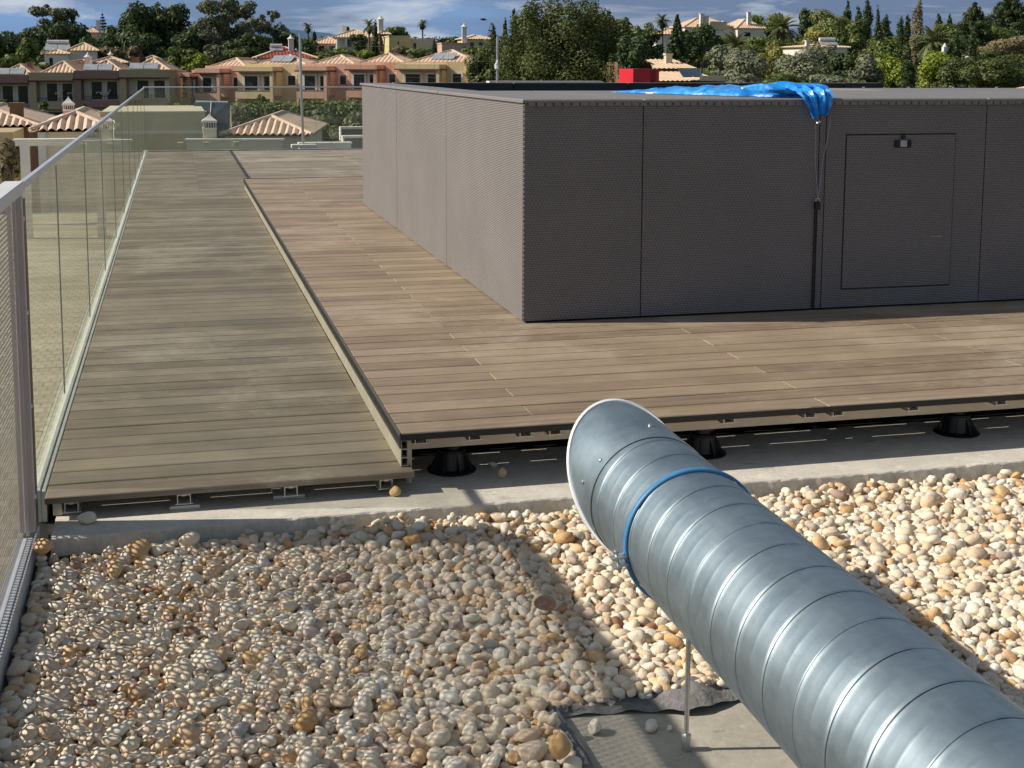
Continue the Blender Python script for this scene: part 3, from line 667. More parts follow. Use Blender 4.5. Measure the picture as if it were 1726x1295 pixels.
# ================================================================== the land behind
def ground_z(x, y):
    d = math.hypot(x, y); side = max(0, min(1, (x/max(d, 1)-.1)/.35))
    zl = np.interp(d, [0, 60, 100, 140, 175, 215, 260, 320, 420, 700, 1500, 4000], [-6.8, -6.8, -6.2, -5.4, -4.6, 1.0, 4.0, 6.2, 7.5, 4, -8, -20])
    zr = np.interp(d, [0, 60, 90, 120, 160, 200, 250, 320, 420, 700, 1500, 4000], [-6.8, -6.8, -6.6, -5.4, -2.5, 1.2, 4.6, 7.2, 8.5, 6, -8, -20])
    return float(zl*(1-side)+zr*side)
m, n = new_mat('hillside'); v = n.obj(); a = n.noise(v, .06, 8, .65); b = n.noise(v, .9, 6, .6)
n.principled(n.ramp(n.math('ADD', n.math('MULTIPLY', a, .6), n.math('MULTIPLY', b, .4)), [(.35, (.035, .05, .02)), (.5, (.075, .085, .032)), (.66, (.19, .155, .09))]), .95, n.bump(b, .6, .3), spec=.1)
M_HILL = m
mb = MB(); rad_ = [26, 40, 55, 70, 85, 100, 120, 140, 160, 175, 190, 205, 220, 240, 260, 290, 320, 370, 420, 550, 700, 1000, 1500, 2500, 4000, 9000]; na = 72
for r_ in rad_:
    for k in range(na):
        a = 2*math.pi*k/na; x, y = r_*math.sin(a), r_*math.cos(a); mb.v.append((x, y, ground_z(x, y) if r_ < 4500 else -30))
mb.v.append((0, 0, -6.8)); c0 = len(mb.v)-1
mb.f = [(i*na+k, (i+1)*na+k, (i+1)*na+(k+1) % na, i*na+(k+1) % na) for i in range(len(rad_)-1) for k in range(na)]+[(c0, k, (k+1) % na) for k in range(na)]
mb.m = [0]*len(mb.f); mb.a = [.5]*len(mb.v); tag(mb.build('terrain', M_HILL, smooth=True), kind='structure')
# blue far ridge
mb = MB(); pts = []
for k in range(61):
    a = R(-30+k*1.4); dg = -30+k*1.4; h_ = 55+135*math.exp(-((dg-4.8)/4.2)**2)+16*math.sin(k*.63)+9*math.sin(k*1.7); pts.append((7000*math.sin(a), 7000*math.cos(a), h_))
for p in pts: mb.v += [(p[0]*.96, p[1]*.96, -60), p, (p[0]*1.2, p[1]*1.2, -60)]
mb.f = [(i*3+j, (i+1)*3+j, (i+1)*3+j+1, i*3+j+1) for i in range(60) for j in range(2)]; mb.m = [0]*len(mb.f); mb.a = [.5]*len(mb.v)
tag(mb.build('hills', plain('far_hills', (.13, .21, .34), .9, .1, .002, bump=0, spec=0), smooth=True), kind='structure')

# ------------------------------------------------------------------ building materials
def stucco(name, c): return plain(name, c, .85, .10, 1.6, bump=.2, spec=.15)
W_MAROON = stucco('maroon_stucco', (.31, .20, .17)); W_OLIVE = stucco('olive_stucco', (.46, .37, .25)); W_SALMON = stucco('salmon_stucco', (.70, .45, .345))
W_OCHRE = stucco('ochre_stucco', (.72, .57, .36)); W_ORANGE = stucco('orange_stucco', (.70, .42, .30)); W_WHITE = stucco('white_stucco', (.72, .70, .66)); W_CREAM = stucco('cream_stucco', (.58, .53, .40))
W_PALE = stucco('pale_surround', (.78, .72, .62)); W_BEIGE = stucco('beige_stucco', (.74, .68, .52)); W_YELLOW = stucco('yellow_stucco', (.62, .54, .27)); W_PINK = stucco('pink_stucco', (.60, .40, .34)); W_BROWN = stucco('brown_stucco', (.20, .12, .08))
M_CORNICE = stucco('dark_cornice', (.10, .045, .04)); M_FRAME = plain('dark_frame', (.02, .022, .028), .4, .1, 4)
m, n = new_mat('window_pane'); n.principled(n.ramp(n.noise(n.obj(), .8, 3), [(.35, (.012, .016, .022)), (.7, (.05, .065, .08))]), .06, spec=.7); M_PANE = m
m, n = new_mat('solar_glass'); n.principled(n.ramp(n.noise(n.obj(), 1.5, 2), [(.3, (.03, .055, .085)), (.7, (.06, .10, .14))]), .12, spec=.8); M_SOLAR = m
m, n = new_mat('solar_pale'); n.principled(n.ramp(n.noise(n.obj(), 1.5, 2), [(.3, (.30, .33, .37)), (.7, (.42, .45, .48))]), .15, spec=.8); M_SOLARP = m
def tile_mat(name, c):
    mm, n_ = new_mat(name); v_ = n_.obj(); a_ = n_.noise(v_, 1.1, 6, .65); b_ = n_.noise(v_, 7, 5, .7)
    base = n_.ramp(n_.math('ADD', n_.math('MULTIPLY', a_, .5), n_.math('MULTIPLY', b_, .5)), [(.32, tuple(x*.66 for x in c)), (.5, c), (.68, tuple(min(1, x*1.2) for x in c))])
    n_.principled(base, .8, n_.bump(b_, .4, .02), spec=.2); return mm
T_CLAY = tile_mat('clay_tiles', (.72, .50, .36)); T_RED = tile_mat('red_tiles', (.30, .075, .055)); T_SAND = tile_mat('sand_tiles', (.66, .50, .34)); T_PALE = tile_mat('pale_clay_tiles', (.72, .55, .43)); T_RIDGE = tile_mat('ridge_tiles', (.62, .50, .36))

def tiled_face(mb, e0, e1, t0, t1, pitch, amp):
    """corrugated roof slope: eave e0-e1, top edge t0-t1 (may be one point)"""
    e0, e1, t0, t1 = map(Vector, (e0, e1, t0, t1)); ex = (e1-e0); W = ex.length; ex /= W
    nrm = ex.cross((t0+t1)/2-e0).normalized(); sv = nrm.cross(ex).normalized()
    a = (t0-e0).dot(ex); b = W-(t1-e0).dot(ex); S = (t0-e0).dot(sv)
    k = max(4, int(W/pitch)); vs = []
    for i in range(k*4+1):
        x = W*i/(k*4); smax = S
        if a > 0 and x < a: smax = min(smax, S*x/a)
        if b > 0 and x > W-b: smax = min(smax, S*(W-x)/b)
        o = amp*abs(math.sin(math.pi*i/4))
        vs += [e0+ex*x+nrm*o, e0+ex*x+sv*smax+nrm*o]
    mb.add(vs, [(2*i, 2*i+2, 2*i+3, 2*i+1) for i in range(k*4)])
def hip_roof(parent, x0, x1, y0, y1, ze, za, mat, pitch=.4, amp=.07, ridge_along=None, ridge_mat=None, inset=None):
    """hip roof over a rectangle: tiled slopes plus ridge caps, eave ze, apex za; returns the roof object"""
    wx, wy = x1-x0, y1-y0; k = (min(wx, wy)/2 if inset is None else inset)
    if wx >= wy: A, B = (x0+k, (y0+y1)/2, za), (x1-k, (y0+y1)/2, za)
    else: A, B = ((x0+x1)/2, y0+k, za), ((x0+x1)/2, y1-k, za)
    c = [(x0, y0, ze), (x1, y0, ze), (x1, y1, ze), (x0, y1, ze)]; mb = MB()
    if wx >= wy:
        tiled_face(mb, c[0], c[1], A, B, pitch, amp); tiled_face(mb, c[1], c[2], B, B, pitch, amp); tiled_face(mb, c[2], c[3], B, A, pitch, amp); tiled_face(mb, c[3], c[0], A, A, pitch, amp)
        ends = (A, B, B, A)
    else:
        tiled_face(mb, c[0], c[1], A, A, pitch, amp); tiled_face(mb, c[1], c[2], A, B, pitch, amp); tiled_face(mb, c[2], c[3], B, B, pitch, amp); tiled_face(mb, c[3], c[0], B, A, pitch, amp)
        ends = (A, A, B, B)
    mb.add([(x0, y0, ze-.02), (x1, y0, ze-.02), (x1, y1, ze-.02), (x0, y1, ze-.02)], [(3, 2, 1, 0)])
    r = mb.build('roof', mat, parent, local=True)
    mb = MB(); rr_ = pitch*.33
    for p, q in zip(c, ends): mb.tube([Vector(p)+Vector((0, 0, amp*.5)), Vector(q)+Vector((0, 0, amp*.8))], rr_, 6)
    if (Vector(A)-Vector(B)).length > .1: mb.tube([Vector(A)+Vector((0, 0, amp*.8)), Vector(B)+Vector((0, 0, amp*.8))], rr_, 6)
    mb.build('ridge_cap', ridge_mat or T_RIDGE, r, local=True); return r
def window(parent, x0, x1, z0, z1, y, mull=1, surround=.22, smat=None, ydir=-1):
    """french window in a wall facing local -y: pale surround, dark frame, pane"""
    mb = MB(); s_ = surround; d = .05
    if s_:
        mb.box(x0-s_, x0, y-d, y+.002, z0, z1+s_); mb.box(x1, x1+s_, y-d, y+.002, z0, z1+s_); mb.box(x0, x1, y-d, y+.002, z1, z1+s_)
        f = mb.build('window', smat or W_PALE, parent, local=True)
    mb = MB(); t = .08
    xs = [x0+(x1-x0)*i/(mull+1) for i in range(mull+2)]
    mb.box(x0, x1, y-.02, y+.001, z1-t, z1); mb.box(x0, x1, y-.02, y+.001, z0, z0+t)
    for x in xs: mb.box(max(x0, x-t/2), min(x1, x+t/2), y-.021, y+.001, z0+t, z1-t)
    fr = mb.build('frame' if s_ else 'window', M_FRAME, f if s_ else parent, local=True)
    mb = MB(); mb.box(x0, x1, y-.01, y+.001, z0, z1); mb.build('pane', M_PANE, f if s_ else fr, local=True)
def solar(parent, x, y, z, w_, h_, tilt, rz=0, mat=None, tank=True):
    T = Matrix.Translation((x, y, z)) @ Matrix.Rotation(rz, 4, 'Z') @ Matrix.Rotation(tilt, 4, 'X')
    mb = MB(); mb.box(-w_/2, -.03, 0, h_, 0, .08, T); mb.box(.03, w_/2, 0, h_, 0, .08, T); p = mb.build('solar_panel', mat or M_SOLARP, parent, local=True)
    if tank:
        mb = MB(); c0, c1 = T @ Vector((-w_*.45, h_+.15, .25)), T @ Vector((w_*.45, h_+.15, .25)); mb.tube([c0, c1], .24, 10); mb.build('tank', M_WHITE, p, local=True)
def chimney(parent, x, y, z0, z1, w_=.6, mat=None, cap=True):
    mb = MB(); mb.box(x-w_/2, x+w_/2, y-w_/2, y+w_/2, z0, z1); o = mb.build('chimney', mat or W_WHITE, parent, local=True)
    mb = MB()
    if cap: mb.lathe([(.02, z1), (w_*.72, z1), (w_*.78, z1+w_*.12), (w_*.35, z1+w_*.45), (w_*.1, z1+w_*.85), (.01, z1+w_*1.1)], x, y, 8)
    else: mb.box(x-w_*.62, x+w_*.62, y-w_*.62, y+w_*.62, z1, z1+.14)
    mb.build('chimney_cap', W_WHITE if cap else (mat or W_WHITE), o, local=True)

# ------------------------------------------------------------------ rows of terraced houses
def on_line(px, P, d):
    """where the vertical plane through P along d meets the sight line of column px"""
    r_ = at(px, 111, 100)-EYE; den = r_.x*d.y-r_.y*d.x
    s_ = ((P.x-EYE.x)*d.y-(P.y-EYE.y)*d.x)/den; return Vector((r_.x*s_, r_.y*s_, 0))
def row_house_left(px0, px1, ytop, wall, P, d, rz, label, sol, apex):
    a, b = on_line(px0, P, d), on_line(px1, P, d); W = (b-a).length; zt = at(px0, ytop, a.y).z; zb = zt-6.6
    h = empty('row_house', (a.x, a.y, zb), label, 'house', 'left row of terraced houses', rz)
    mb = MB(); mb.box(.0, W, .0, 9, -4, 6.1); mb.build('wall', wall, h, local=True)
    mb = MB(); mb.box(.02, W-.02, -1.4, -.001, 5.75, 6.6); mb.box(.0, .001+.28, 0, 9, 6.1, 6.6); mb.box(W-.28, W, 0, 9, 6.1, 6.6); mb.build('parapet', wall, h, local=True)
    mb = MB(); mb.box(-.1, W+.05, -1.52, -.4, 5.62, 5.748); mb.build('cornice', M_CORNICE, h, local=True)
    mb = MB(); mb.box(.76, W-.04, -.003, .01, 3.0, 5.74); mb.build('back_panel', W_PALE, h, local=True)
    mb = MB(); mb.box(.02, .75, -1.38, -.002, -1, 5.62); mb.build('pier', wall, h, local=True)
    mb = MB(); mb.box(W-.5, W-.03, -1.38, -.002, -1, 2.7); mb.build('pier', wall, h, local=True)
    mb = MB(); mb.box(.76, W-.04, -1.42, -.003, 2.7, 2.86); mb.box(.76, W-.04, -1.42, -1.28, 2.86, 3.45); mb.build('balcony', wall, h, local=True)
    mb = MB()
    for i in range(9): mb.box(.8+i*(W-1)/8, .83+i*(W-1)/8, -1.37, -1.34, 3.45, 3.85)
    mb.box(.78, W-.1, -1.38, -1.33, 3.85, 3.9); mb.build('railing', M_FRAME, h, local=True)
    for x0, x1 in ((.33*W, .56*W), (.68*W, .90*W)): window(h, x0, x1, 3.55, 5.40, -.004, 1, .22)
    window(h, .30*W, .88*W, .5, 2.35, -.004, 3, .2)
    hip_roof(h, .5, W+.1, 1.0, 8.8, 6.35, 6.35+apex, T_CLAY, .42, .09)
    if sol: solar(h, W*.42, 1.2, 6.62, 3.0, 1.15, R(32), R(4), tank=False)
    return h
P1 = at(128, 150, 150); P1.z = 0; th1 = R(-9); d1 = Vector((math.cos(th1), math.sin(th1), 0))
for (px0, px1, yt, wl, lab, sl_, apx) in (
    (-66, -22, 130, W_OLIVE, 'olive terraced house cut off by the left edge of the photo', True, 1.2),
    (-22, 53, 126, W_MAROON, 'maroon terraced house at the left end of the row with two solar panels', True, 1.25),
    (53, 128, 122, W_OLIVE, 'olive terraced house with bare tiled roof and two pale balcony loungers', False, 1.35),
    (128, 204, 119, W_MAROON, 'maroon terraced house with rooftop solar panel, between two olive ones', True, 1.3),
    (204, 285, 117, W_OLIVE, 'olive terraced house at the right end of the left row, twin panels on top', True, 1.35)):
    hh = row_house_left(px0, px1, yt, wl, P1, d1, th1, lab, sl_, apx)
    if px0 == -22: chimney(hh, 3.2, 5, 6.4, 7.8, .6, W_MAROON, False)
    if px0 == 128: chimney(hh, .4, 4, 6.4, 8.0, .6, W_WHITE, True)
    if px0 == 204: chimney(hh, .6, 5, 6.4, 7.8, .7, W_BROWN, False)
for i, (px, py, lab) in enumerate(((96, 151, 'pale folding lounger on the olive balcony, left one'), (117, 151, 'pale folding lounger on the olive balcony, reclined right one'), (165, 150, 'white chair on the maroon balcony, left one'), (177, 150, 'white chair on the maroon balcony, right one'))):
    p = on_line(px, P1-Vector((math.sin(-th1), math.cos(th1), 0))*.8, d1); z = at(px, py, p.y).z
    e = empty('balcony_chair', (p.x, p.y, z-.55), lab, 'chair', 'chairs on the balconies', th1); e.scale = (.62, .62, .62)
    T = Matrix.Rotation(.5, 4, 'Y')
    mb = MB(); mb.box(-.45, .35, -.3, .3, .25, .33); mb.build('seat', W_WHITE, e, local=True)
    mb = MB(); mb.box(.30, .38, -.3, .3, .1, 1.1, T); mb.build('backrest', W_WHITE, e, local=True)
    for x in (-.4, .3):
        mb = MB(); mb.box(x, x+.05, -.28, -.23, 0, .25); mb.box(x, x+.05, .23, .28, 0, .25); mb.build('leg', W_WHITE, e, local=True)

def row_house_right(px0, px1, ytop, wall, P, d, rz, label, sol, apex, end=False):
    a, b = on_line(px0, P, d), on_line(px1, P, d); W = (b-a).length; zt = at(px0, ytop, a.y).z; zb = zt-6.4
    h = empty('row_house', (a.x, a.y, zb), label, 'house', 'right row of terraced houses', rz)
    bw = W*.62
    mb = MB(); mb.box(0, W, 1.6, 10, -4, 6.0); mb.box(.0, W, 1.6, 1.8, 6.0, 6.4); mb.build('wall', wall, h, local=True)
    mb = MB(); mb.box(.02, bw, .0, 1.599, 2.9, 5.5); mb.build('bay', wall, h, local=True)
    mb = MB(); mb.box(-.12, bw+.15, -1.25, 1.59, 5.501, 5.64); mb.build('cornice', M_CORNICE if wall is not W_OCHRE else W_BROWN, h, local=True)
    mb = MB(); mb.box(.0, bw+.02, -1.1, 1.58, 5.641, 6.1); mb.build('parapet', wall, h, local=True)
    mb = MB(); mb.box(bw-.35, bw, -1.1, -.70, -2, 5.5); mb.build('column', wall, h, local=True)
    mb = MB(); mb.box(.02, .3, -1.1, -.75, -2, 2.7); mb.build('column', wall, h, local=True)
    mb = MB(); mb.box(.02, bw-.36, -1.1, -.002, 2.6, 2.899); mb.box(.02, bw-.36, -1.1, -.95, 2.9, 3.35); mb.build('balcony', wall, h, local=True)
    mb = MB(); mb.box(.02, bw-.36, -1.04, -1.0, 3.35, 3.42)
    for i in range(7): mb.box(.1+i*(bw-.5)/6.3, .13+i*(bw-.5)/6.3, -1.04, -1.0, 3.42, 3.9)
    mb.box(.02, bw-.36, -1.05, -1.0, 3.9, 3.95); mb.build('railing', M_FRAME, h, local=True)
    window(h, .10*W, .31*W, 3.5, 5.05, -.004, 0, .24, W_WHITE); window(h, .42*W, .54*W, 3.5, 5.05, -.004, 0, .24, W_WHITE)
    window(h, .72*W, .84*W, 4.1, 5.1, 1.596, 0, .2, W_WHITE)
    window(h, .08*W, .92*W, -.2, 2.1, 1.592, 3, 0)
    mb = MB(); mb.box(W-.35, W, .4, 1.599, -2, 6.2); mb.build('fin_wall', wall, h, local=True)
    hip_roof(h, .3, W+(.6 if end else .2), 1.9, 9.8, 6.2, 6.2+apex, T_CLAY, .45, .08)
    if sol: solar(h, W*.52, 2.9, 6.65, 2.6, 1.5, R(26), R(-4), tank=False)
    return h
P2 = at(440, 150, 150); P2.z = 0; th2 = R(-27); d2 = Vector((math.cos(th2), math.sin(th2), 0))
for (px0, px1, yt, wl, lab, sl_, apx) in (
    (312, 335, 118, W_SALMON, 'low salmon end terrace with open pergola left of the salmon house', False, .2),
    (335, 402, 111, W_SALMON, 'salmon terraced house at the left end of the right row', False, 1.0),
    (402, 505, 108, W_OCHRE, 'yellow ochre terraced house with flat solar panel behind the steel pole', True, 1.15),
    (505, 588, 107, W_SALMON, 'salmon terraced house just right of the tall steel pole', False, 1.05),
    (588, 672, 105, W_ORANGE, 'orange terraced house second from the right end of its row', False, 1.1)):
    row_house_right(px0, px1, yt, wl, P2, d2, th2, lab, sl_, apx)
row_house_right(672, 790, 104, W_OCHRE, P2, d2, th2, 'yellow ochre terraced house at the right end of the row beside the pines', True, 1.4, True)

# ------------------------------------------------------------------ scattered villas
def villa(px0, px1, yt, yb, Y, wall, roofm, label, depth=8, rise=1.6, rz=0, wins=(), chim=(), flat=False, sol=None, extra=None, over=.35):
    a = at(px0, yb, Y); b = at(px1, yb, Y); W = (b-a).length/ math.cos(rz); zt = at(px0, yt, Y).z; hgt = zt-a.z
    h = empty('villa', (a.x, a.y, a.z), label, 'house', None, rz)
    mb = MB(); mb.box(0, W, 0, depth, -9, hgt); mb.build('wall', wall, h, local=True)
    if flat:
        mb = MB(); mb.box(-.1, W+.1, -.1, depth+.1, hgt, hgt+.18); mb.build('roof', W_CREAM if wall is W_YELLOW else wall, h, local=True)
    else: hip_roof(h, -over, W+over, -over, depth+over, hgt, hgt+rise, roofm, .45, .07)
    for x0, x1, z0, z1 in wins: window(h, x0*W, x1*W, z0*hgt, z1*hgt, -.004, 1, 0)
    for x, y, z0, z1, w_, cap in chim: chimney(h, x*W, y, hgt+z0, hgt+z1, w_, W_WHITE, cap)
    if sol: solar(h, sol[0]*W, sol[1], hgt+sol[2], sol[3], sol[4], R(30))
    return h, W, hgt
h, W, hg = villa(76, 116, 91, 125, 190, W_WHITE, T_CLAY, 'white villa with a water heater on its roof behind the olive terraced houses', 7, .5, 0, ((.2, .35, .3, .8),), ((.35, 2, -1.5, -.2, .9, True),), sol=(.5, 2, .5, 3.2, 1.8))
mb = MB(); mb.box(W, W+3.6, 1.5, 8.5, -9, hg+.45); mb.build('wing', W_WHITE, h, local=True); hip_roof(h, W-.3, W+4, 1.1, 8.9, hg+.45, hg+1.5, T_SAND, .45, .07)
mb = MB(); mb.box(-2.2, -.02, 1, 5, hg-1.4, hg-1.1); mb.build('canopy', W_WHITE, h, local=True)
villa(141, 166, 55, 85, 300, W_PINK, T_SAND, 'small pink villa high among dark trees on the left hill', 8, 1.0, R(-10), ((.3, .5, .4, .8),), ((.98, 1, -1, 2.5, .8, False),))
villa(122, 160, 74, 84, 290, W_CREAM, T_CLAY, 'low cream annexe below the pink villa on the left hill', 7, 1.2)
villa(160, 212, 106, 120, 172, W_PINK, T_CLAY, 'low house with orange roof tiles behind the maroon terraced house', 7, .7, 0, (), ((.5, 2, 0, 1.0, .5, True),))
villa(120, 158, 106, 122, 176, W_WHITE, T_RED, 'low house with a dark red roof right below the white villa', 7, .3)
villa(239, 276, 104, 118, 200, W_CREAM, T_SAND, 'low cream roof at the foot of the dark trees', 6, .8)
villa(436, 532, 98, 112, 185, W_WHITE, T_RED, 'white house with a dark red roof and water heater behind the ochre house', 8, 1.5, 0, (), ((.60, 2.5, .2, 2.6, .7, True), (.70, 3.5, -.1, .9, .5, True)), sol=(.34, 2.2, 1.0, 1.8, .9))
villa(529, 572, 74, 92, 235, W_PINK, T_CLAY, 'small pink house with an orange roof right of the tall palm', 8, 1.2, R(-12), ((.2, .4, .3, .8), (.6, .8, .3, .8)))
h, W, hg = villa(568, 628, 63, 85, 225, W_WHITE, T_SAND, 'white villa with a colonnaded porch behind the palm and cypress', 9, 1.3, R(-8), ((.25, .4, .25, .8), (.6, .75, .25, .8)), ((.2, 4, .8, 1.9, .6, False),), over=.8)
for i in range(5):
    mb = MB(); x = .1+W*i/4.2; mb.tube([(x, -1.8, -2), (x, -1.8, hg-.1)], .22, 8); mb.build('column', W_WHITE, h, local=True)
mb = MB(); mb.box(-.3, W+.3, -2.2, -.36, hg-.2, hg-.02); mb.build('porch_roof', W_WHITE, h, local=True)
villa(640, 656, 58, 78, 240, W_BROWN, T_CLAY, 'narrow brown house with a white chimney beside the pale yellow block', 8, .6, 0, ((.2, .8, .2, .7),), ((.2, 1, .3, 2.6, .9, True),))
h, W, hg = villa(656, 692, 62, 92, 215, W_YELLOW, T_SAND, 'pale yellow cube house with flat roof below the lone palm', 9, 0, R(-2), ((.40, .46, .55, .75),), (), True)
mb = MB(); mb.box(W, W+4.1, .6, 9, -9, hg-.3); mb.build('wing', W_CREAM, h, local=True); window(h, W+.5, W+1.0, hg-2.2, hg-1.0, .59, 0, 0)
h, W, hg = villa(745, 790, 74, 95, 205, W_PINK, T_SAND, 'low pink house with flat parapet above the right end of the terraced row', 8, 0, R(-6), ((.75, .9, .5, .8),), ((.84, 1.0, -.5, 2.6, .7, True),), True)
villa(786, 828, 66, 84, 235, W_YELLOW, T_CLAY, 'yellow villa with dark doors beside the tall pine', 8, .7, 0, ((.15, .3, .1, .7), (.5, .65, .1, .7)))
# right-hand hill
h, W, hg = villa(1154, 1240, 46, 66, 255, W_WHITE, T_CLAY, 'large white villa with several white chimneys on the right hilltop', 9, 2.0, 0, ((.55, .6, .3, .8),), ((.33, .2, -.3, 2.6, .8, False), (.42, .2, -.3, 2.2, .8, False), (.78, .2, -1.0, 1.2, .8, False)))
mb = MB(); mb.box(.50*W, .80*W, -.6, 5, hg-.4, hg+1.2); mb.build('terrace_block', W_CREAM, h, local=True)
mb = MB(); mb.box(.95*W, 1.46*W, -2.2, 7, -9, hg-.15); mb.build('wing', W_PALE, h, local=True)
hip_roof(h, .91*W, 1.50*W, -2.6, 7.4, hg-.15, hg+1.7, T_CLAY, .45, .07); chimney(h, 1.2*W, -1.2, hg-.1, hg+3.0, .7, W_WHITE, False); window(h, 1.08*W, 1.20*W, hg*.25, hg*.6, -2.204, 1, .0)
mb = MB(); mb.add([(1.46*W+.02, -2.2, hg*.62), (1.46*W+3.2, -2.2, -2.2), (1.46*W+3.2, -2.2, -2.9), (1.46*W+.02, -2.2, -2.9), (1.46*W+.02, -1.0, hg*.62), (1.46*W+3.2, -1.0, -2.2), (1.46*W+3.2, -1.0, -2.9), (1.46*W+.02, -1.0, -2.9)], [(3, 2, 1, 0), (4, 5, 6, 7), (0, 1, 5, 4), (1, 2, 6, 5)]); mb.build('stair', W_WHITE, h, local=True)
villa(1106, 1142, 58, 95, 190, W_WHITE, T_CLAY, 'white house wall showing between the palm and the fir', 7, .8, R(-14), ((.6, .75, .55, .75),))
villa(1358, 1428, 80, 92, 165, W_PALE, T_CLAY, 'low house with orange eaves and a solar heater among the olive trees', 7, .35, 0, (), ((.03, 0, .1, .8, .5, False),), sol=(.66, 1.0, .35, 2.6, 1.0))
# terraced tile roofs by the red box
h = empty('villa', at(1070, 150, 92), 'house of stepped pale tile roofs with a flat solar panel behind the red cabinet', 'house'); o_ = abs_loc(h)
def q(px, py, Y): return at(px, py, Y)-o_
mb = MB()
for (a0, b0, a1, b1, Ya, Yb) in (((1062, 104), (1100, 104), (1092, 94), (1078, 93), 96, 100), ((1100, 116), (1178, 116), (1150, 101), (1092, 101), 94, 99), ((1098, 137), (1225, 137), (1190, 120), (1110, 118), 88, 95)):
    tiled_face(mb, q(*a0, Ya), q(*b0, Ya), q(*a1[::1], Yb) if False else q(a1[0] if a1[0] < b1[0] else b1[0], a1[1], Yb), q(max(a1[0], b1[0]), b1[1], Yb), .35, .06)
mb.build('roof', T_SAND, h, local=True)
mb = MB()
for (x0, x1, y0_, y1_, Y0, Y1) in ((1064, 1098, 104, 150, 97, 101), (1102, 1176, 116, 150, 95, 100), (1100, 1222, 137, 160, 88.5, 96)):
    a, b = q(x0, y0_, Y0), q(x1, y0_, Y0); mb.box(a.x, b.x, a.y, a.y+6, a.z-8, a.z-.03)
mb.build('wall', W_BROWN, h, local=True)
a, b = q(1182, 128, 87.5), q(1222, 136, 87.5); mb = MB(); mb.box(a.x, b.x, a.y, a.y+.3, b.z-.03, a.z); mb.build('parapet', W_CREAM, h, local=True)
a = q(1168, 129, 87.6); solar(h, a.x, a.y, a.z-.05, 1.5, 1.2, R(28), 0, M_SOLAR, False)
a = q(1126, 101, 97); chimney(h, a.x, a.y, a.z-.6, a.z+.35, .5, W_CREAM, False)
h = empty('villa', at(1700, 170, 70), 'corner of a tiled roof showing over the cabinet at the right edge', 'house'); o_ = abs_loc(h)
mb = MB(); tiled_face(mb, q(1672, 158, 70), q(1830, 158, 70), q(1745, 143, 74), q(1775, 143, 74), .3, .06); mb.build('roof', T_SAND, h, local=True)
a, b = q(1676, 158, 70.2), q(1826, 158, 70.2); mb = MB(); mb.box(a.x, b.x, a.y, a.y+6, a.z-6, a.z-.04); mb.build('wall', W_BEIGE, h, local=True)
for px, py, Y, w_, hh_, lab in ((1592, 90, 150, .55, 1.3, 'white ornamental chimney rising out of the brown bushes on the right'), (1630, 106, 138, .9, .8, 'small white gable showing beside the broad cypress on the slope')):
    p = at(px, py, Y); e = empty('chimney', (p.x, p.y, p.z), lab, 'chimney')
    mb = MB(); mb.box(-w_/2, w_/2, -w_/2, w_/2, -5, hh_*.6); mb.build('base', W_WHITE, e, local=True); mb = MB(); mb.lathe([(.02, hh_*.6), (w_*.6, hh_*.6), (w_*.2, hh_*.9), (.02, hh_)], 0, 0, 8); mb.build('cap', W_WHITE, e, local=True)

# ------------------------------------------------------------------ neighbours just below
h = empty('house', at(370, 245, 44), 'beige house with a low hipped tile roof just beyond the far glass', 'house', None, R(-10)); o_ = abs_loc(h)
a = q(374, 229, 44); b = q(523, 229, 44); Wn = b.x-a.x
mb = MB(); mb.box(a.x+.1, b.x-.12, .1, 7.2, -6.5, a.z-.02); mb.build('wall', W_BEIGE, h, local=True)
hip_roof(h, a.x-.05, b.x+.05, -.05, 7.5, a.z, a.z+.50, T_PALE, .225, .095, ridge_mat=T_PALE, inset=1.75)
a, b = q(344, 238, 41), q(505, 250, 41); mb = MB(); mb.box(a.x, b.x, a.y, a.y+.25, -7, a.z); mb.build('parapet', W_BEIGE, h, local=True)
mb = MB(); mb.box(a.x-.05, b.x+.05, a.y-.05, a.y+.3, a.z+.001, a.z+.06); mb.build('coping', W_WHITE, h, local=True)
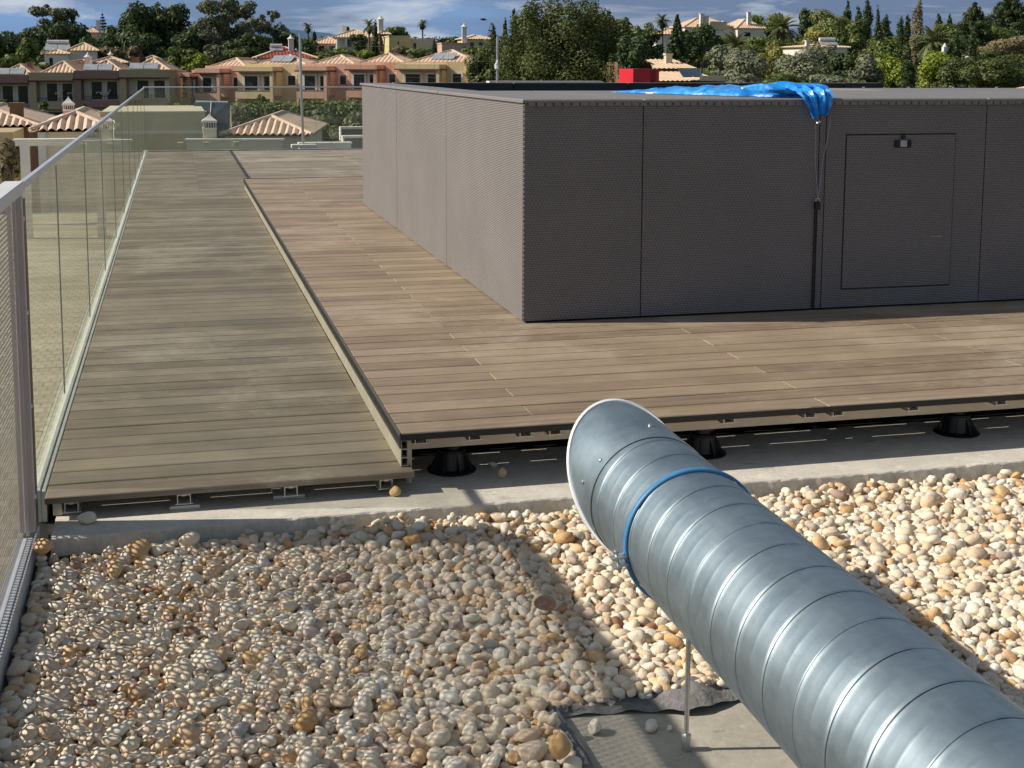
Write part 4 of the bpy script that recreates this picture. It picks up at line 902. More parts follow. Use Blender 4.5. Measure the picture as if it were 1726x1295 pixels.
def algarve(px0, px1, ytop, ylan, ybody, yb, Y, label):
    a, b = at(px0, yb, Y), at(px1, yb, Y); w_ = b.x-a.x; cx_ = (a.x+b.x)/2; zl, zt, zb_ = at(px0, ylan, Y).z, at(px0, ytop, Y).z, at(px0, ybody, Y).z
    e = empty('chimney', (cx_, a.y, a.z), label, 'chimney', 'ornamental chimneys on the near roofs'); z = a.z
    mb = MB(); mb.box(-w_*.43, w_*.43, -w_*.43, w_*.43, -3, zb_-z); mb.build('base', W_CREAM if px0 > 300 else W_PINK, e, local=True)
    mb = MB(); mb.box(-w_*.46, w_*.46, -w_*.46, w_*.46, zb_-z+.001, zb_-z+.05); mb.box(-w_*.5, w_*.5, -w_*.5, w_*.5, zl-z-.05, zl-z)
    for i in range(6):
        for s_ in (-1, 1):
            x = -w_*.40+i*w_*.16; mb.box(x-w_*.028, x+w_*.028, s_*w_*.40-w_*.028, s_*w_*.40+w_*.028, zb_-z+.05, zl-z-.05)
            if 0 < i < 5: mb.box(s_*w_*.40-w_*.028, s_*w_*.40+w_*.028, x-w_*.028, x+w_*.028, zb_-z+.05, zl-z-.05)
    mb.build('lantern', W_WHITE, e, local=True)
    mb = MB(); mb.box(-w_*.3, w_*.3, -w_*.3, w_*.3, zb_-z+.05, zl-z-.05); mb.build('flue', M_DARKGAP, e, local=True)
    mb = MB(); hc = zt-zl; mb.lathe([(.01, zl-z), (w_*.70, zl-z+.001), (w_*.66, zl-z+hc*.1), (w_*.38, zl-z+hc*.38), (w_*.18, zl-z+hc*.66), (w_*.03, zt-z)], 0, 0, 4, math.pi/4); mb.build('cap', W_WHITE, e, local=True)
algarve(341, 367, 192, 204, 218, 245, 41.5, 'white ornamental chimney with slotted lantern beside the hipped tile roof')
algarve(106, 127, 163, 175, 187, 205, 44, 'white ornamental chimney with pink base above the left tile roof')
# beige block with a white band
W_STONE = stucco('stone_stucco', (.58, .53, .38))
h = empty('house', at(246, 250, 43), 'plain beige block with a white string course behind the corner of the glass', 'house'); o_ = abs_loc(h)
a, b = q(168, 190, 43), q(346, 190, 43); mb = MB(); mb.box(a.x, b.x, a.y, a.y+7, -7, a.z); mb.build('wall', W_STONE, h, local=True)
z1, z2 = q(246, 226, 43).z, q(246, 220, 43).z; mb = MB(); mb.box(a.x-.03, b.x+.03, a.y-.04, a.y-.001, z1, z2); mb.box(a.x-.04, b.x+.04, a.y-.04, a.y+.16, a.z+.001, a.z+.035); mb.build('string_course', W_WHITE, h, local=True)
# big solar collector on it
h = empty('solar_collector', at(352, 235, 49), 'large dark solar collector with a white header pipe behind the ornamental chimney', 'solar collector'); o_ = abs_loc(h)
mb = MB(); mb.add([q(322, 222, 48), q(384, 240, 48), q(388, 172, 49.2), q(327, 172, 49.2)], [(0, 1, 2, 3)]); mb.build('panel', M_SOLAR, h, local=True)
mb = MB(); mb.tube([q(330, 171.5, 49.2), q(384, 172.5, 49.2)], .035, 8); mb.tube([q(356, 172, 49.15), q(353, 215, 48.2)], .015, 6); mb.build('header_pipe', W_WHITE, h, local=True)
mb = MB(); mb.add([q(385, 240, 48.1), q(389, 174, 49.3), q(391, 222, 50.5)], [(0, 1, 2), (2, 1, 0)]); mb.build('support', W_PALE, h, local=True)
mb = MB(); a, b = q(318, 236, 48.5), q(392, 236, 48.5); mb.box(a.x, b.x, a.y-.5, a.y+2.5, -7, a.z); mb.build('plinth', W_BEIGE, h, local=True)
# left neighbour
h = empty('house', at(50, 285, 40), 'cream house with pink hipped tiles below the sloping glass rail', 'house'); o_ = abs_loc(h)
a, b = q(50, 222, 40), q(196, 222, 40); Wn = b.x-a.x
mb = MB(); mb.box(a.x+.25, b.x-.2, .2, 6.2, -7, a.z-.02); mb.build('wall', W_BEIGE, h, local=True)
mb = MB(); mb.box(a.x+.2, a.x+.42, .1, .2, -7, a.z-.03); mb.build('corner_strip', W_WHITE, h, local=True)
hip_roof(h, a.x, b.x, 0, 6.4, a.z, a.z+.42, T_PALE, .225, .095, ridge_mat=T_PALE, inset=1.25)
h = empty('pergola', at(30, 290, 33), 'white pergola beam on a square post below the left glass rail', 'pergola'); o_ = abs_loc(h)
a, b = q(27, 246, 33), q(205, 246, 33); mb = MB(); mb.box(a.x, b.x, -.15, .15, a.z, a.z+.12); mb.box(a.x-.05, b.x, -.2, .2, a.z+.12, a.z+.16); mb.build('beam', W_WHITE, h, local=True)
for px in (34, 160):
    a = q(px, 246, 33); mb = MB(); mb.box(a.x, a.x+.2, -.12, .12, -6.5, a.z-.002); mb.build('post', W_WHITE, h, local=True)
h = empty('house', at(-60, 290, 48), 'brown house with a striped tile roof at the far left edge', 'house'); o_ = abs_loc(h)
a, b = q(-110, 215, 48), q(48, 215, 48); mb = MB(); mb.box(a.x, b.x, .1, 7, -6, a.z-.02); mb.build('wall', W_BROWN, h, local=True)
hip_roof(h, a.x-.2, b.x+.35, -.1, 7.2, a.z, a.z+.55, T_PALE, .225, .095, ridge_mat=T_PALE, inset=1.7)
c_ = q(28, 180, 49); chimney(h, c_.x, c_.y, c_.z-1, c_.z, .42, W_BROWN, False)
a, b = q(-100, 224, 44), q(22, 224, 44); mb = MB(); mb.box(a.x, b.x, a.y, a.y+3, -6, a.z); mb.build('annexe', W_OLIVE, h, local=True)
# white-capped stair walls and low wall on the next roof
h = empty('stair_wall', at(577, 250, 34), 'dark stepped wall with white coping left of the cabinet', 'wall'); o_ = abs_loc(h)
mb = MB(); mb2_ = MB()
for px, py, Y in ((576, 218, 35), (580, 233, 33)):
    a, b = q(px, py, Y), q(760, py, Y); mb.box(a.x, b.x, a.y, a.y+.22, -7, a.z); mb2_.box(a.x-.04, b.x, a.y-.04, a.y+.26, a.z+.001, a.z+.06); mb2_.box(a.x-.04, a.x-.002, a.y-.04, a.y+.26, a.z-.30, a.z)
mb.build('wall', stucco('grey_green_stucco', (.12, .14, .13)), h, local=True); mb2_.build('coping', W_WHITE, h, local=True)
h = empty('low_wall', at(515, 250, 30), 'low white roof kerb beside the foot of the steel pole', 'wall'); o_ = abs_loc(h)
a, b = q(505, 244, 30), q(592, 244, 30); mb = MB(); mb.box(a.x, b.x, 0, .3, -7, a.z); mb.build('wall', W_WHITE, h, local=True)
mb = MB(); mb.box(a.x-.02, b.x+.02, -.03, .33, a.z+.001, a.z+.04); mb.build('coping', W_WHITE, h, local=True)
# white roof and red cabinet behind the spa
h = empty('roof_block', (9, 26.6, -6.8), 'flat white roof parapet showing behind the cabinet below the big pine', 'building')
mb = MB(); mb.box(-2.7, 4, 0, 6, 0, 7.0); mb.build('wall', W_WHITE, h, local=True)
mb = MB(); mb.box(-2.75, -.3, -.05, .25, 7.0, 7.80); mb.build('parapet', W_WHITE, h, local=True)
M_RED = plain('red_paint', (.62, .018, .035), .35, .06, 3, bump=.05)
rb = empty('red_cabinet', (9.48, 26.9, .2), 'bright red metal cabinet on the flat roof behind the woven enclosure', 'cabinet', None, R(18))
mb = MB(); mb.box(0, .46, 0, .5, 0, 1.06, c=.01); mb.build('body', M_RED, rb, local=True)
mb = MB(); mb.box(.462, .62, .02, .5, 0, 1.05); mb.build('side_door', plain('dark_red', (.33, .01, .02), .35, .06, 3), rb, local=True)
mb = MB(); mb.box(.50, .56, .012, .0199, .72, .82); mb.build('handle', M_BLACK, rb, local=True)
mb = MB(); mb.box(.635, .75, .06, .5, 0, 1.045); mb.build('end_panel', M_RED, rb, local=True)

# netting on steel poles
nf = empty('net_fence', (2.2, 24, -.12), 'thin wire net between two tall galvanised poles beyond the decks', 'net fence')
M_WIRE = plain('wire', (.22, .26, .24), .5, .1, 20, metal=.2)
mb = MB(); mb.tube([(2.215, 24, -.12), (2.19, 24, .9), (2.185, 24, 1.85)], .024, 10); mb.build('pole', M_STEEL, nf, smooth=True)
mb = MB(); mb.tube([(5.80, 24, -.12), (5.80, 24, 1.84)], .022, 10); p = mb.build('pole', M_STEEL, nf, smooth=True)
mb = MB(); mb.tube([(5.80, 23.97, 1.22), (5.785, 23.95, 1.27), (5.775, 23.96, 1.32), (5.80, 23.97, 1.42)], [.015, .05, .04, .012], 8); mb.build('wrapping', W_WHITE, p, smooth=True)
mb = MB(); mb.box(2.0, 2.45, 23.9, 24.1, -.16, -.10, c=.01); mb.build('foot_block', W_WHITE, nf)
mb = MB(); x = 2.45
while x < 5.75: mb.tube([(x, 24, -.1), (x+.01*math.sin(x*7), 24, .8), (x, 24, 1.72)], .0022, 3, False); x += .27
z = .02
while z < 1.76: mb.tube([(2.2, 24, z), (3.4, 24, z-.02), (4.6, 24, z-.025), (5.8, 24, z)], .0022, 3, False); z += .275
mb.build('netting', M_WIRE, nf)
# bird
p = at(815, 34, 60); b_ = empty('bird', p, 'small dark bird gliding in the sky left of the big pine', 'bird')
mb = MB(); mb.tube([(-.16, 0, 0), (-.08, 0, .02), (.02, 0, .02), (.12, 0, .01), (.17, 0, 0)], [.005, .035, .04, .025, .005], 8); mb.build('body', M_BLACK, b_, local=True, smooth=True)
for s_ in (-1, 1):
    mb = MB(); mb.add([(.06, 0, .03), (-.06, 0, .03), (-.08, s_*.25, .07), (-.05, s_*.42, .04), (.03, s_*.24, .08)], [(0, 1, 2, 4), (4, 2, 3)]); mb.build('wing', M_BLACK, b_, local=True)

# ================================================================== trees and shrubs
def leaf_mat(name, lo, hi, transl=.25):
    m, n = new_mat(name); rnd = n.attr(); v = n.obj(); a = n.noise(v, .55, 4, .6)
    f = n.math('ADD', n.math('MULTIPLY', rnd, .6), n.math('MULTIPLY', a, .4))
    base = n.ramp(f, [(.25, lo), (.75, hi)])
    d = n('ShaderNodeBsdfDiffuse', {'Color': base}); t = n('ShaderNodeBsdfTranslucent', {'Color': base}); g = n('ShaderNodeBsdfGlossy', {'Color': (.6, .6, .6, 1), 'Roughness': .5})
    m1 = n('ShaderNodeMixShader', {0: transl, 1: d.outputs[0], 2: t.outputs[0]}); m2 = n('ShaderNodeMixShader', {0: .03, 1: m1.outputs[0], 2: g.outputs[0]}); n.out(m2.outputs[0]); return m
LM = {
    'dark': leaf_mat('leaf_dark', (0.034, 0.059, 0.024), (0.106, 0.145, 0.059)), 'pine': leaf_mat('leaf_pine', (.034, .054, .018), (.150, .178, .058)),
    'euc': leaf_mat('leaf_eucalyptus', (0.060, 0.082, 0.048), (0.179, 0.196, 0.111)), 'mid': leaf_mat('leaf_mid', (0.068, 0.106, 0.030), (0.213, 0.265, 0.077)),
    'bright': leaf_mat('leaf_bright', (0.128, 0.196, 0.026), (0.342, 0.401, 0.060)), 'olive': leaf_mat('leaf_olive', (0.128, 0.154, 0.094), (0.316, 0.333, 0.213)),
    'cypress': leaf_mat('leaf_cypress', (0.030, 0.051, 0.021), (0.085, 0.120, 0.044)), 'palm': leaf_mat('leaf_palm', (0.077, 0.102, 0.038), (0.239, 0.265, 0.111)),
    'brown': leaf_mat('leaf_brown', (0.128, 0.106, 0.065), (0.290, 0.248, 0.145)), 'yellow': leaf_mat('leaf_yellow', (0.171, 0.179, 0.043), (0.376, 0.342, 0.102)),
    'light': leaf_mat('leaf_light', (0.145, 0.179, 0.060), (0.325, 0.350, 0.137)), 'grey': leaf_mat('leaf_grey', (0.094, 0.120, 0.094), (0.222, 0.256, 0.205))}
M_BARK = plain('bark', (.14, .105, .075), .9, .3, 3, bump=.6, bdist=.03); M_PALEBARK = plain('pale_bark', (.27, .23, .18), .85, .25, 2, bump=.4, bdist=.02)
def leaves(rng, blobs, nleaf, size, flat=0.0):
    """quads scattered through the shells of ellipsoid clumps; returns (V, F, rnd)"""
    b = np.array(blobs, float); wt = (b[:, 3]*b[:, 4]+b[:, 4]*b[:, 5]+b[:, 3]*b[:, 5]); wt /= wt.sum()
    k = rng.choice(len(b), nleaf, p=wt); d = rng.normal(size=(nleaf, 3)); d /= np.linalg.norm(d, axis=1)[:, None]
    rr_ = np.where(rng.random(nleaf) < .72, rng.uniform(.80, 1.06, nleaf), rng.uniform(.3, .8, nleaf))
    rr_ *= 1+.13*np.sin(d[:, 0]*7+k)*np.sin(d[:, 2]*6+k*2.1)
    c = b[k, :3]+d*rr_[:, None]*b[k, 3:6]
    n_ = d*1.25+rng.normal(size=(nleaf, 3))*.42; n_[:, 2] += .25+flat; n_ /= np.linalg.norm(n_, axis=1)[:, None]
    t = np.cross(n_, rng.normal(size=(nleaf, 3))); t /= np.linalg.norm(t, axis=1)[:, None]; u = np.cross(n_, t)
    s = size*rng.uniform(.55, 1.3, nleaf)[:, None]
    bend = n_*s*.25
    V = np.stack([c-t*s-bend*.5, c+u*s*.55, c+t*s-bend*.5, c-u*s*.55], 1).reshape(-1, 3)
    bl = rng.random(len(b)); r_ = np.clip(.15+.45*bl[k]+.4*rng.random(nleaf), 0, 1)
    return V, np.arange(nleaf*4).reshape(-1, 4), np.repeat(r_, 4)
def fronds(rng, c, nfr, L, droop, w_=.35):
    """palm head: arching ribs with paired leaflets"""
    Vs = []; rs = []
    for i in range(nfr):
        az = rng.uniform(0, 6.283); el = rng.uniform(-.55, 1.35); l = L*rng.uniform(.8, 1.1); ns = 10; p = np.array(c, float); r0 = rng.random()
        for j in range(ns):
            e = el-droop*(j/ns)**1.3; d = np.array([math.cos(az)*math.cos(e), math.sin(az)*math.cos(e), math.sin(e)]); q_ = p+d*l/ns
            sd = np.array([-math.sin(az), math.cos(az), 0]); upv = np.cross(sd, d)*-1
            wl = w_*l*.42*math.sin(math.pi*min(1, (j+.8)/ns))**.7+.02
            for s_ in (-1, 1):
                tip = (p+q_)/2+sd*s_*wl+d*wl*.6-np.array([0, 0, 1])*wl*.35
                Vs.append([p, q_, tip+d*l/ns*.3, tip]); rs.append(r0*.7+.3*rng.random())
            p = q_
    V = np.array(Vs).reshape(-1, 3); return V, np.arange(len(V)).reshape(-1, 4), np.repeat(np.array(rs), 4)
def limb(mb, rng, p, q_, r0, r1):
    p, q_ = Vector(p), Vector(q_); L = (q_-p).length
    pts = [p.lerp(q_, t)+Vector(rng.normal(0, .04*L*(1 if 0 < t < 1 else 0), 3)) for t in (0, .35, .7, 1)]
    mb.tube(pts, [r0, r0*.75+r1*.25, (r0+r1)/2, r1], 6)
TN = 0
def tree(kind, mat, px, yt, yb, wpx, Y, name, label, cat='tree', group=None, n=1.0, dens=None):
    """kind: outline family; the crown spans yt..yb and wpx in the photo when seen from its spot at depth Y"""
    global TN; TN += 1
    rng = np.random.default_rng(1000+TN)
    c = at(px, (yt+yb)/2, Y); zt, zb = at(px, yt, Y).z, at(px, yb, Y).z; w_ = (at(px+wpx/2, 111, Y)-at(px-wpx/2, 111, Y)).length; hh = zt-zb
    gz = min(ground_z(c.x, c.y), zb-.3); base = Vector((c.x, c.y, gz)); e = empty(name, base, label, cat, group)
    zt -= gz; zb -= gz; zc = (zt+zb)/2; px_m = Y/1324.0               # metres per render pixel
    leaf = max(.10, px_m*1.55); area = w_*hh/(leaf*leaf); nl = int(min(11000, max(700, 6.0*area))*n)
    mb = MB(); bark = M_BARK; tr = max(.12, w_*.035)
    if kind in ('round', 'dome', 'bush'):
        nb = 16 if kind != 'bush' else 11; bl = []
        for i in range(nb):
            a = rng.uniform(0, 6.283); r_ = math.sqrt(rng.random())*.66; z = rng.uniform(-.7, .72)
            if kind == 'dome': z = rng.uniform(-.25, .7)
            r_ *= math.sqrt(max(.05, 1-z*z*.8)); s_ = rng.uniform(.26, .44)
            bl.append((math.cos(a)*r_*w_/2, math.sin(a)*r_*w_/2, zc+z*hh/2*.95, s_*w_/2*1.05, s_*w_/2*1.05, s_*hh/2*(1.0 if kind != 'dome' else .75)))
        top = max(b[2]+b[5] for b in bl); bl = [(b[0], b[1], b[2]+(zt-top)*max(0, (b[2]-zb)/hh), *b[3:]) for b in bl]
        V, Fq, rn = leaves(rng, bl, nl, leaf)
        mb.tube([(0, 0, -.3), (.03*w_, 0, zb*.6), (0, 0, zc)], [tr, tr*.8, tr*.45], 7)
        for b in bl[:7]: limb(mb, rng, (0, 0, zb*.85), b[:3], tr*.45, tr*.12)
    elif kind == 'euc':
        bl = []; nb = 20
        for i in range(nb):
            a = rng.uniform(0, 6.283); z = rng.uniform(-.75, .85); r_ = rng.uniform(.25, .82)*math.sqrt(max(.1, 1-.65*z*z)); s_ = rng.uniform(.10, .21)
            bl.append((math.cos(a)*r_*w_/2, math.sin(a)*r_*w_/2, zc+z*hh/2*.9, s_*w_/2*1.35, s_*w_/2*1.35, s_*hh/2*.95))
        V, Fq, rn = leaves(rng, bl, int(nl*.62), leaf*.85); bark = M_PALEBARK
        forks = [(rng.uniform(-.15, .15)*w_, rng.uniform(-.15, .15)*w_, zb+hh*rng.uniform(.1, .4)) for _ in range(4)]
        mb.tube([(0, 0, -.3), (0, .02*w_, zb*.7), (0, 0, zb)], [tr*.9, tr*.75, tr*.6], 7)
        for f in forks: limb(mb, rng, (0, 0, zb*.9), f, tr*.55, tr*.35)
        for i, b in enumerate(bl): limb(mb, rng, forks[i % 4], b[:3], tr*.32, tr*.08)
    elif kind == 'pine':
        bl = []; nb = 60
        for i in range(nb):
            a = rng.uniform(0, 6.283); z = rng.uniform(-.95, .85); r_ = rng.uniform(.35, .92)*math.sqrt(max(.03, 1-((z+.25)/1.2)**2)) if z > -.25 else rng.uniform(.4, .95); s_ = rng.uniform(.09, .17)
            bl.append((math.cos(a)*r_*w_/2, math.sin(a)*r_*w_/2, zc+z*hh/2, s_*w_/2*1.1, s_*w_/2*1.1, s_*w_/2*rng.uniform(1.1, 1.9)))
            if rng.random() < .7: b = bl[-1]; bl.append((b[0], b[1], b[2]+b[5]*1.0, b[3]*.35, b[4]*.35, b[5]*.75))
        bl.append((0, 0, zc-hh*.08, w_*.31, w_*.31, hh*.36)); bl.append((0, 0, zc+hh*.15, w_*.20, w_*.20, hh*.28)); bl += [(math.cos(a_)*w_*.2, math.sin(a_)*w_*.2, zc-hh*.2, w_*.2, w_*.2, hh*.24) for a_ in (0, 1.2, 2.4, 3.6, 5.0)]
        V, Fq, rn = leaves(rng, bl, nl*2, leaf*.85)
        mb.tube([(0, 0, -.3), (.02*w_, 0, zb+hh*.3), (0, 0, zt*.8)], [tr, tr*.7, tr*.2], 7)
        for b in bl[:30]: limb(mb, rng, (0, 0, max(.5, b[2]-.18*w_)), b[:3], tr*.3, tr*.08)
    elif kind == 'cypress':
        bl = []; k = 13
        for i in range(k):
            t = i/(k-1); r_ = w_/2*(.85+.35*math.sin(math.pi*min(1, t*.95+.12))**.8)*(1-t**3.4*.85)*rng.uniform(.85, 1.1)
            bl.append((rng.normal(0, .10)*w_, rng.normal(0, .10)*w_, zb+hh*t*.95, r_*.92, r_*.92, hh/k*1.35))
            if rng.random() < .8: bl.append((rng.normal(0, .26)*w_*(1-t), rng.normal(0, .26)*w_*(1-t), zb+hh*t*.92, r_*.4, r_*.4, hh/k*1.7))
        V, Fq, rn = leaves(rng, bl, int(nl*1.5), leaf*.85, -.25)
        mb.tube([(0, 0, -.3), (0, 0, zb), (0, 0, zb+hh*.8)], [w_*.10, w_*.08, w_*.02], 6)
    elif kind in ('palm', 'canary'):
        L = w_/2*1.08; cz = zt-L*(.62 if kind == 'palm' else .72)
        V, Fq, rn = fronds(rng, (0, 0, cz), 46 if kind == 'palm' else 72, L, 1.3 if kind == 'palm' else 1.15, .30)
        tw = max(.17, w_*(.055 if kind == 'palm' else .07)); pts = []; rad_2 = []
        for i in range(9):
            t = i/8; pts.append((.012*w_*math.sin(t*3), 0, -.3+(cz+.3)*t)); rad_2.append(tw*(1.1-.25*t+.06*(i % 2))+(.35*tw if i >= 7 else 0))
        mb.tube(pts, rad_2, 9)
        if kind == 'palm':                             # dry skirt below the head
            V2_, F2_, r2_ = leaves(rng, [(0, 0, cz-L*.35, L*.24, L*.24, L*.38)], 300, leaf*1.2); nb_ = len(V); V = np.concatenate([V, V2_]); Fq = np.concatenate([Fq, F2_+nb_]); rn = np.concatenate([rn, r2_*.3])
    elif kind in ('norfolk', 'cedar', 'fir'):
        bl = []; k = {'norfolk': 7, 'cedar': 13, 'fir': 14}[kind]
        for i in range(k):
            t = i/(k-1); r_ = w_/2*((1-t)**(.7 if kind == 'cedar' else .85)*.95+.07); z = zb+hh*t; nbr = {'norfolk': 6, 'cedar': 7, 'fir': 8}[kind]
            for j in range(nbr):
                a = 6.283*j/nbr+i*.7+rng.normal(0, .15); q1 = r_*rng.uniform(.75, 1.1); lift = (.18 if kind == 'norfolk' else -.04)*q1
                mb.tube([(0, 0, z), (math.cos(a)*q1*.6, math.sin(a)*q1*.6, z+lift*.4), (math.cos(a)*q1, math.sin(a)*q1, z+lift)], [tr*.25, tr*.16, tr*.05], 4)
                for s_ in (.35, .65, .95): bl.append((math.cos(a)*q1*s_, math.sin(a)*q1*s_, z+lift*s_, q1*.22+.1, q1*.22+.1, hh/k*(.17 if kind == 'norfolk' else .75)))
        bl.append((0, 0, zt-hh*.03, w_*.02+.05, w_*.02+.05, hh*.05)); V, Fq, rn = leaves(rng, bl, int(nl*(.8 if kind == 'norfolk' else 2.4)), leaf*.85)
        mb.tube([(0, 0, -.3), (0, 0, zb), (0, 0, zt)], [tr*1.2, tr, tr*.12], 7)
    if kind in ('round', 'dome', 'bush', 'euc', 'pine'):   # fit the crown to its outline
        ex = np.quantile(np.hypot(V[:, 0], V[:, 1]), .91); V[:, :2] *= (w_/2)/ex
        z0_, z1_ = np.quantile(V[:, 2], .01), np.quantile(V[:, 2], .995); V[:, 2] = zb+(V[:, 2]-z0_)*(zt-zb)/(z1_-z0_)
    V = V+np.array(base)
    np_mesh('foliage' if cat in ('shrub', 'hedge') else 'crown', V, Fq, LM[mat], e, rn)
    mb.build('stem' if cat in ('shrub', 'hedge') else 'trunk', bark, e, local=True, smooth=True)
    return e
